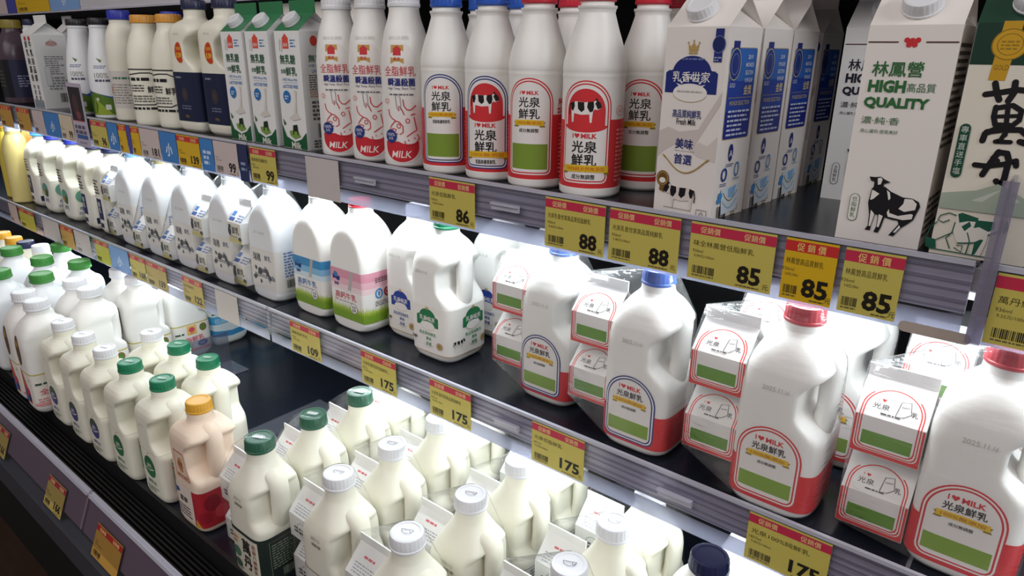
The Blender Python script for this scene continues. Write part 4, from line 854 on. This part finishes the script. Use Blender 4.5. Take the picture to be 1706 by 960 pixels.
for x, y, rz, l in ((-.945, .722, .62, 'smooth white bottle with red cow-head drawing, beside the green-roofed carton'), (-.868, .725, .55, 'smooth white bottle squeezed between two others with the same red drawing'), (-.790, .722, .52, 'smooth white bottle with red cow-head drawing, left of the blue caps')):
    at('milk_bottle', WB(), x, y, F1, rz, l, 'bottle', 'white bottles with red cow-head drawing')
def RB(frame, kind, cap): return p_jug('RND', RND, MILK, cap, label_of('rb'+frame+kind, lambda: bottle_art(frame, kind), RND, .06), capr=.0213, caph=.021)
at('milk_bottle', RB('b', 'scene', 'blue'), -.706, .722, F1, .50, 'blue-capped bottle with blue-edged label and green meadow panel', 'bottle')
at('milk_bottle', RB('b', 'dome', 'blue'), -.6255, .725, F1, .44, 'blue-capped bottle with red dome and spotted cow on its label', 'bottle')
at('milk_bottle', RB('r', 'scene', 'red'), -.5475, .722, F1, .36, 'red-capped front bottle with green meadow panel, left of the red-dome bottle', 'bottle')
at('milk_bottle', RB('r', 'dome', 'red'), -.462, .719, F1, .34, 'nearest red-capped bottle with red dome and spotted cow on its label', 'bottle')
at('milk_bottle', RB('b', 'scene', 'blue'), -.715, .808, F1, 0, 'blue-capped bottle in the second row left, seen between two blue-capped bottles', 'bottle')
at('milk_bottle', RB('b', 'scene', 'blue'), -.640, .808, F1, 0, 'blue-capped bottle in the second row behind the front red cap', 'bottle')
at('milk_bottle', RB('r', 'scene', 'red'), -.555, .808, F1, .3, 'red-capped bottle in the second row between the two front red-capped bottles', 'bottle')
at('milk_bottle', RB('r', 'scene', 'red'), -.437, .803, F1, .30, 'red-capped bottle half hidden behind the right side of the red-dome bottle', 'bottle')
at('milk_bottle', RB('r', 'scene', 'red'), -.441, .892, F1, .22, 'red-capped bottle farthest back, just left of the blue-emblem carton', 'bottle')
BC = lambda: p_carton('bluec', .070, .068, .191, .029, .020, BOARD, None, blue_front, [blue_side, blue_code], 'white', .0155, -.004)
for x, y, rz, l in ((-.3165, .716, -.11, 'frontmost carton with blue domed emblem and crown, white screw cap'), (-.311, .794, -.10, 'blue-emblem carton second in its row, showing its blue side panel'), (-.306, .871, -.10, 'blue-emblem carton third in its row'), (-.309, .985, -.08, 'blue-emblem carton fourth and last in its row, in shadow')):
    at('milk_carton', BC(), x, y, F1, rz, l, 'carton', 'blue-emblem cartons in a row')
at('milk_carton', p_carton('linb', .072, .070, .195, .030, .022, BOARDW, None, lambda: linfeng(False), None, 'white', .0155), -.199, .922, F1, 0, 'carton with black HIGH QUALITY lettering behind the green-lettered one', 'carton')
at('milk_carton', p_carton('ling', .071, .070, .191, .030, .022, BOARD, None, lambda: linfeng(True), [lambda: (lambda A: (A.lines(-.03, .09, .03, .18, 14, '#4A403C', .5, 4), A.lines(-.03, .01, .03, .05, 6, '#4A403C', .5, 5), A)[-1])(Art())], 'white', .0155), -.1305, .733, F1, 0, 'carton with green HIGH QUALITY lettering and a standing black and white cow', 'carton')
WDR = mat('dark_green_roof', '#16402F', .3, coat=.3)
at('milk_carton', p_carton('wand', .070, .070, .192, .030, .022, mat('cream_board', '#E6DFD0', .45), WDR, wandan_front, None, 'white', .0155), -.0515+.0005, .733, F1, 0, 'cream carton with dark green top, gold medal and huge brush lettering', 'carton')
# ---------------------------------------------------------------- middle shelf, left to right
at('drink_bottle', p_jug('TALL', TALL, mat('yellow_drink', '#D9C24A', .35), 'yellow'), -2.71, .730, F2, 0, 'yellow drink bottle at the far left end of the middle shelf', 'bottle')
at('drink_bottle', p_jug('TALL', TALL, mat('pale_drink', '#DCCB84', .35), 'white'), -2.605, .715, F2, 0, 'pale yellow white-capped bottle beside the yellow drink bottle', 'bottle')
PJ = lambda nv, cap, m=CREAM: p_jug('SQ', SQ, m, cap, label_of('patch%d' % nv, lambda: patch_art(nv), SQ, .05), H_SQ, capr=.0245, caph=.022)
at('milk_jug', PJ(1, 'sky'), -2.50, .755, F2, 0, 'jug with light blue cap, farthest left of the handled jugs', 'jug')
at('milk_bottle', p_jug('TALL', TALL, mat('orange_drink', '#D8924A', .35), 'brown', capr=.024), -2.735, .805, F2, 0, 'brown-capped orange drink bottle between handled milk jugs', 'bottle')
for x, nv, cap, l in ((-2.365, 0, 'royal', 'handled jug with royal blue cap beside the brown-capped bottle'), (-2.215, 0, 'royal', 'handled jug with royal blue cap and green picture label, second of the pair'), (-2.065, 1, 'navy', 'handled jug with navy cap and navy blocks, left of the film-wrapped packs'), (-1.962, 1, 'navy', 'handled jug with navy cap touching the first film-wrapped pack')):
    at('milk_jug', PJ(nv, cap), x, .748, F2, 0, l, 'jug', 'handled jugs with blue caps')
AJ = lambda art, cap, m=MILK: p_jug('SQA', SQA, m, cap, art, None, capr=.0205, caph=.015)
BR = label_of('brush', brush_art, SQA, .06)
SB = p_small('brush', brush_small, SC_W=.046)
for i, (x, cap, l) in enumerate(((-1.815, 'sky', 'film-wrapped arched jug pack with sky blue cap, leftmost of five'), (-1.668, 'olive', 'film-wrapped arched jug pack with olive cap, second of five'), (-1.522, 'white', 'film-wrapped arched jug pack, middle of five'), (-1.358, 'white', 'film-wrapped arched jug pack, fourth of five, before a cream small carton'), (-1.203, 'white', 'film-wrapped arched jug pack next to the blue-banded jug'))):
    sz = (.018, .105) if i in (0, 4) else (-.0+.012, .092) if i == 3 else (.010,)
    pack('arch%d' % len(sz)+cap+str(i), AJ(BR, cap, COOL), cap, SB, x, .742, F2, -.0735, sz, FILMS, l, 'film-wrapped arched jug packs', syd=-.022)
at('milk_jug', AJ(label_of('calb', lambda: calcium_art(0), SQA, .06), 'white'), -1.066, .750, F2, 0, 'arched jug with blue sky and grass band', 'jug')
at('milk_jug', AJ(label_of('calp', lambda: calcium_art(1), SQA, .06), 'red'), -.951, .750, F2, 0, 'arched jug with pink band, green grass and red cap', 'jug')
EJ = lambda g, cap: p_jug('SQ', SQ, MILK, cap, label_of('emb%d' % g, lambda: emblem_jug(g), SQ, .05), H_SQ)
at('milk_jug', EJ(0, 'white'), -.842, .785, F2, 0, 'handled jug with blue domed emblem between the pink-banded and green-emblem jugs', 'jug')
at('milk_jug', EJ(1, 'dgreen'), -.746, .755, F2, 0, 'handled jug with two green domed emblems', 'jug')
at('milk_jug', EJ(0, 'white'), -.735, .885, F2, 0, 'plain white handled jug in the back row behind the green-emblem jug', 'jug')
at('milk_jug', EJ(1, 'white'), -.640, .90, F2, 0, 'white handled jug deep in the back row left of the wrapped packs', 'jug')
SR = p_small('red', small_carton_print)
IL = lambda f, cap: p_jug('SQ', SQ, MILK, cap, label_of('il'+f, lambda: jug_arch_art(f), SQ, .05), H_SQ, capr=.0205)
PK = 'film-wrapped jug packs with red small cartons'
for x, y, f, cap, sx, sz, l in ((-.522, .757, 'b', 'blue', -.064, (.040, .121), 'film-wrapped pack with blue-arched label, leftmost of the four'), (-.361, .727, 'b', 'blue', -.070, (.044, .122), 'film-wrapped pack with blue-arched label and bright blue cap'), (-.186, .717, 'r', 'red', -.074, (.040, .121), 'film-wrapped pack with red-arched label and red cap, third of four'), (-.008, .730, 'r', 'red', -.079, (.012, .098), 'nearest film-wrapped pack cut by the right edge of the picture')):
    pack('il'+f+cap+str(sx), IL(f, cap), cap, SR, x, y, F2, sx, sz, FILM, l, PK, syd=-.010 if x < -.5 else -.004)
pack('ilback', IL('r', 'red'), 'red', SR, -.165, .855, F2, -.092, (.040, .121), FILM, 'film-wrapped pack in the back row behind the third pack', PK, syd=-.02)
pack('ilback2', IL('r', 'red'), 'red', SR, .020, .865, F2, -.090, (.026, .116), FILM, 'film-wrapped pack in the back row at the right, small carton showing', PK, syd=-.02)
# ---------------------------------------------------------------- bottom deck
TJ = lambda cap, m=CREAM: p_jug('RNDJ', RNDJ, m, cap, None, capr=.0235, caph=.022)
for x, y, cap, l in ((-2.60, .625, 'yellow', 'yellow-capped bottle at the far left back of the bottom deck'), (-2.505, .628, 'yellow', 'yellow-capped bottle beside the navy-capped one on the deck'), (-2.425, .636, 'navy', 'navy-capped bottle behind the green-capped jugs'), (-2.345, .650, 'white', 'white-capped bottle next to the navy-capped one on the deck'), (-2.368, .552, 'white', 'white-capped bottle at the left picture edge by the green caps')):
    at('milk_bottle', TJ(cap), x, y, F3, 0, l, 'bottle', 'bottles at the far end of the deck')
GJ = lambda: p_jug('SQG', SQG, COOL, 'green', None, H_SQG, capr=.0265, caph=.022)
for x, y, l in ((-2.270, .558, 'green-capped handled jug beside the white-capped bottle at left edge'), (-2.213, .664, 'green-capped handled jug at the back, bluish body'), (-2.105, .580, 'green-capped handled jug in the middle of the green group'), (-2.055, .468, 'green-capped handled jug cut by the left picture edge'), (-1.945, .527, 'green-capped handled jug nearest the white caps'), (-1.995, .632, 'green-capped handled jug right of the group, before the blue tag'), (-1.925, .737, 'green-capped jug half under the shelf rail')):
    at('milk_jug', GJ(), x, y, F3, pi/2, l, 'jug', 'green-capped handled jugs')
BJ = lambda: p_jug('SQB', SQB, MILK, 'white', label_of('big', big_art, SQB, .06), H_SQB, capr=.0255, caph=.022)
for x, y, l in ((-1.826, .453, 'large handled jug with brown oval label, front row left'), (-1.739, .450, 'large handled jug with brown oval label, front row right'), (-1.832, .562, 'large white-capped handled jug, second row left'), (-1.740, .560, 'large white-capped handled jug with dark handle slot, second row right'), (-1.842, .672, 'large white-capped handled jug, third row left'), (-1.752, .672, 'large white-capped handled jug with bright top, third row right'), (-1.775, .785, 'large handled jug with pink lettering on its side, under the rail')):
    at('milk_jug', BJ(), x, y, F3, pi/2, l, 'jug', 'large handled jugs with brown ovals')
AQ = lambda: p_jug('SQB', SQB, MILK, 'blue', label_of('aqua', aqua_art, SQB, .06), H_SQB, capr=.0255, caph=.022)
at('milk_jug', AQ(), -1.795, .902, F3, pi/2, 'light blue banded jug with navy oval beneath the 122 tag', 'jug', 'light blue banded jugs')
at('milk_jug', AQ(), -1.755, 1.020, F3, pi/2, 'light blue banded jug showing its foot beneath the blank white tag', 'jug', 'light blue banded jugs')
def SJ(cap, k): return p_jug('SQS', SQS, CREAM if cap != 'orange' else mat('peach_plastic', '#F0DAC6', .4, sss=.2), cap if cap != 'orange' else 'gold', label_of('oval%d' % k, (lambda: oval_art(k)) if k < 2 else berry_art, SQS, .05), H_SQS, stamp={'white': stamp_small, 'dgreen': stamp_white}.get(cap))
for x, y, cap, k, l in ((-1.633, .462, 'white', 1, 'square white-capped jug in the front row next to the large oval-label jugs'), (-1.522, .462, 'white', 1, 'square white-capped jug in the middle of the front-row three'), (-1.415, .462, 'white', 1, 'square white-capped jug left of the green-capped front jug'), (-1.430, .560, 'white', 1, 'square white-capped jug in the second row behind the front three'), (-1.313, .466, 'dgreen', 0, 'square jug with dark green cap, front row, beside a white cap'), (-1.195, .472, 'dgreen', 0, 'square jug with dark green cap, front row, left of the orange cap'), (-1.325, .566, 'dgreen', 0, 'square jug with dark green cap, second row left'), (-1.218, .570, 'dgreen', 0, 'square jug with dark green cap, second row right, edge of the empty deck'), (-1.068, .474, 'orange', 2, 'peach-tinted jug with orange-yellow cap and red fruit label')):
    at('milk_jug', SJ(cap, k), x, y, F3, 0, l, 'jug', 'small square jugs with corner handles')
SWM = p_small('white', lambda w, h: (lambda A: (A.rect(-w/2+.0004, .0006, w/2-.0004, h*.99, '#E4E4E0'), A.lines(-.02, h*.3, .02, h*.6, 2, '#4A4A50', .6, 3), A.ring(.0, h*.5, .012, .012, .0008, '#6A6A70'), A.lines(-.022, h+.004, .022, h+.020, 4, '#A8ACB4', .4, 4), A.lines(-.012, h+.026, .012, h+.030, 1, '#D86A74', .8, 5), A)[-1])(Art()))
WJ = lambda cap, art, mk: p_jug('SQC', SQC, CREAM, cap, art, H_SQC, capr=.0225, caph=.020, stamp=mk)
GL, WL = label_of('wdj', wandan_jug, SQC, .05), label_of('wwj', white_wandan, SQC, .05)
WK = 'film-wrapped jug packs on the deck'
def wpack(x, y, cap, l, sx=-.078, sz=(.004, .084)):
    g = cap == 'wgreen'; pack('wp%s%s' % (cap, sz), WJ(cap, GL if g else WL, cup_mark_white if g else cup_mark), cap, SWM, x, y, F3, sx, sz, FILMC, l, WK, syd=.012)
wpack(-.882, .474, 'wgreen', 'film-wrapped jug with dark green cap and brush-lettered dark label, front row')
wpack(-.880, .570, 'wgreen', 'film-wrapped jug with dark green cap, second row')
wpack(-.882, .668, 'wgreen', 'film-wrapped jug with dark green cap, third row')
wpack(-.884, .766, 'wgreen', 'film-wrapped jug under the first 175 tag, back of its row')
wpack(-.713, .494, 'white', 'film-wrapped jug with white cap in front of the second column')
wpack(-.713, .594, 'white', 'film-wrapped jug with white cap, second in the second column')
wpack(-.713, .694, 'white', 'film-wrapped jug under the second 175 tag', sz=(.004, .080))
wpack(-.714, .796, 'white', 'film-wrapped jug at the back behind the second 175 tag', sz=(.004, .080))
wpack(-.545, .470, 'white', 'film-wrapped jug with white cap at the bottom edge, third column front')
wpack(-.537, .578, 'white', 'film-wrapped jug with white cap, second in the third column')
wpack(-.537, .684, 'white', 'film-wrapped jug with dark ink cow, below the third 175 tag', sz=(.004, .080))
wpack(-.537, .788, 'white', 'film-wrapped jug at the back of the third column under the rail', sz=(.004, .080))
wpack(-.358, .553, 'white', 'film-wrapped jug with white cap at the lower picture edge, fourth column')
wpack(-.358, .652, 'white', 'film-wrapped jug with white cap just behind the lowest white cap, fourth column')
wpack(-.358, .752, 'white', 'film-wrapped bright jug under the long rail, fourth column back')
at('milk_jug', p_jug('SQG', SQG, MILK, 'navy', None, None, capr=.0225), -.228, .645, F3, 0, 'round-shouldered white jug with navy cap at the bottom picture edge', 'jug')
at('milk_jug', p_jug('SQG', SQG, MILK, 'white', None, None, capr=.0225), -.205, .765, F3, 0, 'bright white jug under the rightmost 175 tag', 'jug')
# ---------------------------------------------------------------- price tags
def tag_art(w, h, price, name='', kind='yellow', two=True, sub='936ml', sub2='9.40元/100ml', size=.0185, px=None):
    A = Art(); bg = {'yellow': '#C9BA5C', 'bright': '#D8AE1C', 'dull': '#BFA95A', 'orange': '#C99A45', 'pale': '#CDBDBB', 'cream': '#D8C7AE', 'blue': '#3F7FC4', 'navy': '#27305A', 'violet': '#4A4A9A', 'blank': '#C9C0BE', 'aqua': '#7FA3D6', 'lime': '#C4C04A'}[kind]
    A.rect(-w/2, -h, w/2, 0, bg)
    if kind == 'blue' or kind == 'aqua':
        A.text('小', 0, -h*.58, h*.42, '#DCE6F2', bold=.04, shear=.1) if w > .05 else A.lines(-w*.3, -h*.8, w*.3, -h*.3, 3, '#C9D8EE', .6, 4); return A
    if kind in ('navy', 'violet', 'blank'):
        if kind == 'navy': A.lines(-w*.3, -h*.7, w*.3, -h*.4, 2, '#8A9AB8', .5, 3)
        return A
    if kind not in ('pale', 'cream'):
        A.rect(-w/2, -h*.205, w/2, -h*.035, '#C32F4C' if kind != 'bright' and kind != 'orange' else '#C8302E'); y = -h*.122
        if two:
            A.text('促銷價', -w*.26, y, h*.115, '#E6C98A', w=w*.24, bold=.01); A.text('促銷價', w*.26, y, h*.115, '#E6C98A', w=w*.24, bold=.01)
        else: A.text('促 銷 價', 0, y, h*.13, '#E8CF7A', w=w*.55, bold=.01)
    if name: A.text(name, -w/2+w*.05+w*.36*min(1, len(name)/8), -h*.36, h*.105, '#3A3420', w=w*.72*min(1, len(name)/8), bold=.006)
    A.text(sub, -w*.39, -h*.50, h*.055, '#5A5236'); A.text(sub2, -w*.31, -h*.585, h*.055, '#5A5236', w=w*.25)
    A.barcode(-w*.44, -h*.90, -w*.17, -h*.76); A.lines(-w*.44, -h*.945, -w*.17, -h*.905, 1, '#6A6240', .6, 4)
    if price:
        k = len(price); s = h*.31 if k == 2 else h*.27; A.text(price, (px if px is not None else w*.24), -h*.76, s, '#1F1A12', w=s*.64*k, bold=.035); A.text('元', w*.44, -h*.90, h*.09, '#4A4228'); A.lines(w*.10, -h*.965, w*.40, -h*.935, 1, '#5A5236', .7, 5)
    return A
def tag(F, x0, x1, price, label, h=.061, y=.6642, dz=.0005, group=None, **k):
    w = x1-x0; me = tag_art(w, h, price, **k).build('price_tag', lambda u, v, o: (u, -o, v), e0=.0001, eps=.00003)
    bm = bmesh.new(); bm.from_mesh(me)
    V = [bm.verts.new(p) for p in ((-w/2, 0, 0), (w/2, 0, 0), (w/2, .0004, 0), (-w/2, .0004, 0), (-w/2, 0, -h), (w/2, 0, -h), (w/2, .0004, -h), (-w/2, .0004, -h))]
    for f in ((0, 1, 2, 3), (4, 7, 6, 5), (0, 4, 5, 1), (1, 5, 6, 2), (2, 6, 7, 3), (3, 7, 4, 0)): bm.faces.new([V[i] for i in f])
    bm.to_mesh(me); bm.free()
    return ob('price_tag', me, None, ((x0+x1)/2, y, F+dz), label=label, cat='price tag', group=group or ('price tags on the upper rail' if F == F1 else 'price tags on the middle rail'))
T = tag
T(F1, -2.495, -2.392, '', 'yellow tag with red top at the far left end of the upper rail', kind='orange', two=False)
T(F1, -2.345, -2.246, '', 'yellow tag with red top, just right of the dark rail joint at far left', kind='orange', two=False)
T(F1, -2.222, -2.142, '', 'pale pink-grey tag left of the wide blue tag under the brush-lettered carton', kind='pale')
T(F1, -2.138, -2.034, '', 'wide blue tag under the brush-lettered carton', kind='blue')
T(F1, -2.031, -1.946, '99', 'cream tag left of the dark picture card', kind='cream')
T(F1, -1.836, -1.748, '96', 'pale yellow 96 tag right of the dark picture card', two=True, kind='yellow')
T(F1, -1.744, -1.690, '', 'narrow blue tag right of the 96 tag', kind='blue')
T(F1, -1.686, -1.646, '', 'narrow bright yellow tag under the orange-capped bottles, left one', kind='bright', two=False)
T(F1, -1.643, -1.625, '', 'thin violet strip between two narrow yellow tags', kind='violet')
T(F1, -1.622, -1.582, '', 'narrow bright yellow tag just left of the 181 tag', kind='bright', two=False)
T(F1, -1.579, -1.490, '181', 'pale pink-grey 181 tag under the orange-capped bottles', kind='pale')
T(F1, -1.487, -1.416, '', 'blue tag between the 181 and 139 tags', kind='blue')
T(F1, -1.413, -1.324, '139', 'bright yellow 139 tag under the navy-labelled jugs', kind='bright')
T(F1, -1.321, -1.273, '', 'blue tag between the 139 and pale 99 tags', kind='blue')
T(F1, -1.270, -1.187, '99', 'pale 99 tag beside the dark navy strip', kind='pale')
T(F1, -1.184, -1.154, '', 'dark navy strip at the rail joint left of the yellow 99 tag', kind='navy', h=.066)
T(F1, -1.144, -1.064, '99', 'yellow 99 tag with red top under the green-roofed cartons', name='義美無乳糖鮮乳')
T(F1, -.977, -.891, '', 'blank pale tag under the white cow-head bottles', kind='blank', h=.066)
T(F1, -.689, -.604, '86', 'yellow 86 tag under the blue-capped bottles', name='光泉低脂鮮乳')
T(F1, -.488, -.403, '88', 'left yellow 88 tag under the nearest red-capped bottle', name='光泉乳香世家高品質低脂鮮乳')
T(F1, -.397, -.310, '88', 'right yellow 88 tag under the blue-emblem carton', name='光泉乳香世家高品質純鮮乳')
T(F1, -.298, -.209, '85', 'wide yellow 85 tag, leftmost of the three', name='味全林鳳營低脂鮮乳', sub2='9.09元/100ml')
T(F1, -.200, -.152, '85', 'small bright orange-yellow 85 tag, middle of the three', name='林鳳營高品質鮮乳', kind='bright', two=False, size=.012, px=.008)
T(F1, -.146, -.097, '85', 'small pale yellow 85 tag, rightmost of the three', name='林鳳營高品質鮮乳', two=False, px=.008)
T(F1, -.030, .056, '', 'yellow tag cut by the right picture edge under the clear end panel', name='萬丹鮮乳', two=False, sub2='9.55元/100ml')
# a tall picture card clipped over the rail
A = Art(); A.rect(-.044, -.075, .044, .075, '#B9AFC0'); A.rect(-.039, -.012, .034, .066, '#221A20'); A.ell(-.006, .024, .016, .026, '#4A2A30'); A.ell(.002, .0, .014, .010, '#7A3A44'); A.rect(-.039, -.014, .034, -.012, '#B5404A'); A.lines(-.034, -.044, .030, -.020, 2, '#5A5068', .7, 4); A.rect(-.030, -.056, .034, -.046, '#3A5A9A'); A.lines(-.02, -.068, .024, -.060, 1, '#8A82A0', .6, 3)
me = A.build('picture_card', lambda u, v, o: (u, -o, v), e0=.0001, eps=.00004)
bm = bmesh.new(); bm.from_mesh(me); bmesh.ops.create_cube(bm, size=1, matrix=Matrix.Translation((0, .0004, 0)) @ Matrix.Diagonal((.088, .0007, .15, 1))); bm.to_mesh(me); bm.free()
ob('picture_card', me, None, (-1.893, .6625, F1+.006), label='tall pale card with a dark picture standing in the upper rail', cat='card')
# middle rail
T(F2, -2.62, -2.545, '', 'pale tag at the far left of the middle rail', kind='pale')
T(F2, -2.53, -2.40, '', 'lime-yellow tag at the far left of the middle rail', kind='lime')
T(F2, -2.33, -2.20, '', 'pale blank strip left of the orange-topped tag on the middle rail', kind='blank')
T(F2, -2.19, -2.10, '', 'orange-yellow tag beneath the royal blue capped jugs', kind='orange')
T(F2, -2.09, -1.985, '', 'pale tag beneath the navy-capped jugs on the middle rail', kind='pale')
T(F2, -1.955, -1.868, '', 'lime tag with red top left of the light blue tag', kind='lime')
T(F2, -1.865, -1.755, '', 'light blue tag on the middle rail above the green caps', kind='aqua')
T(F2, -1.748, -1.666, '168', 'pale yellow tag right of the light blue tag', kind='yellow')
T(F2, -1.662, -1.560, '139', 'yellow tag with red top, left of the 122 tag', kind='dull')
T(F2, -1.484, -1.396, '122', 'yellow 122 tag hanging on the middle rail', kind='dull', name='義美低脂鮮乳')
T(F2, -1.342, -1.255, '', 'blank white tag on the middle rail, right of the 122 tag', kind='blank', h=.064)
T(F2, -1.072, -.981, '109', 'yellow 109 tag under the blue-banded arched jug', name='福樂高鈣牛乳')
T(F2, -.866, -.779, '175', 'yellow 175 tag under the blue-emblem jug, leftmost 175', name='光泉乳香世家低脂鮮乳', sub='1857ml')
T(F2, -.701, -.615, '175', 'yellow 175 tag under the green-emblem jug', name='光泉乳香世家高品質純鮮乳', sub='1857ml')
T(F2, -.501, -.415, '175', 'yellow 175 tag under the leftmost red-carton pack', name='光泉低脂鮮乳', sub='1857ml')
T(F2, -.197, -.110, '175', 'nearest and largest yellow 175 tag at lower right', name='光泉100%純鮮乳', sub='1857ml')
# tags on the tilted bottom rail
def low_tag(x0, x1, price, label, **k):
    o = tag(F3, x0, x1, price, label, h=.060, group='tags on the bottom deck rail', **k); o.location = ((x0+x1)/2, .3385, F3-.0215); o.rotation_euler = (radians(-22), 0, 0)
    return o
low_tag(-1.795, -1.712, '166', 'yellow tag cut by the left picture edge on the bottom rail', kind='dull')
low_tag(-1.474, -1.387, '166', 'yellow 166 tag with red top on the bottom rail, just left of the rail joint', kind='dull')
low_tag(-1.239, -1.135, '', 'orange-topped tag behind the nearer bottom rail length', kind='orange')
# tags of the topmost rail, just inside the frame
for x0, x1, k, l in ((-2.86, -2.745, 'pale', 'pale tag on the topmost rail in the upper left corner'), (-2.74, -2.66, 'violet', 'violet tag on the topmost rail beside the yellow one'), (-2.655, -2.385, 'bright', 'long yellow tag on the topmost rail at the upper left edge'), (-2.38, -2.17, 'aqua', 'light blue tag on the topmost rail at the upper left edge')):
    o = tag(FT, x0, x1, '', l, kind=k, two=False, group='tags on the topmost rail'); o.location = ((x0+x1)/2, .8135, FT+.030)
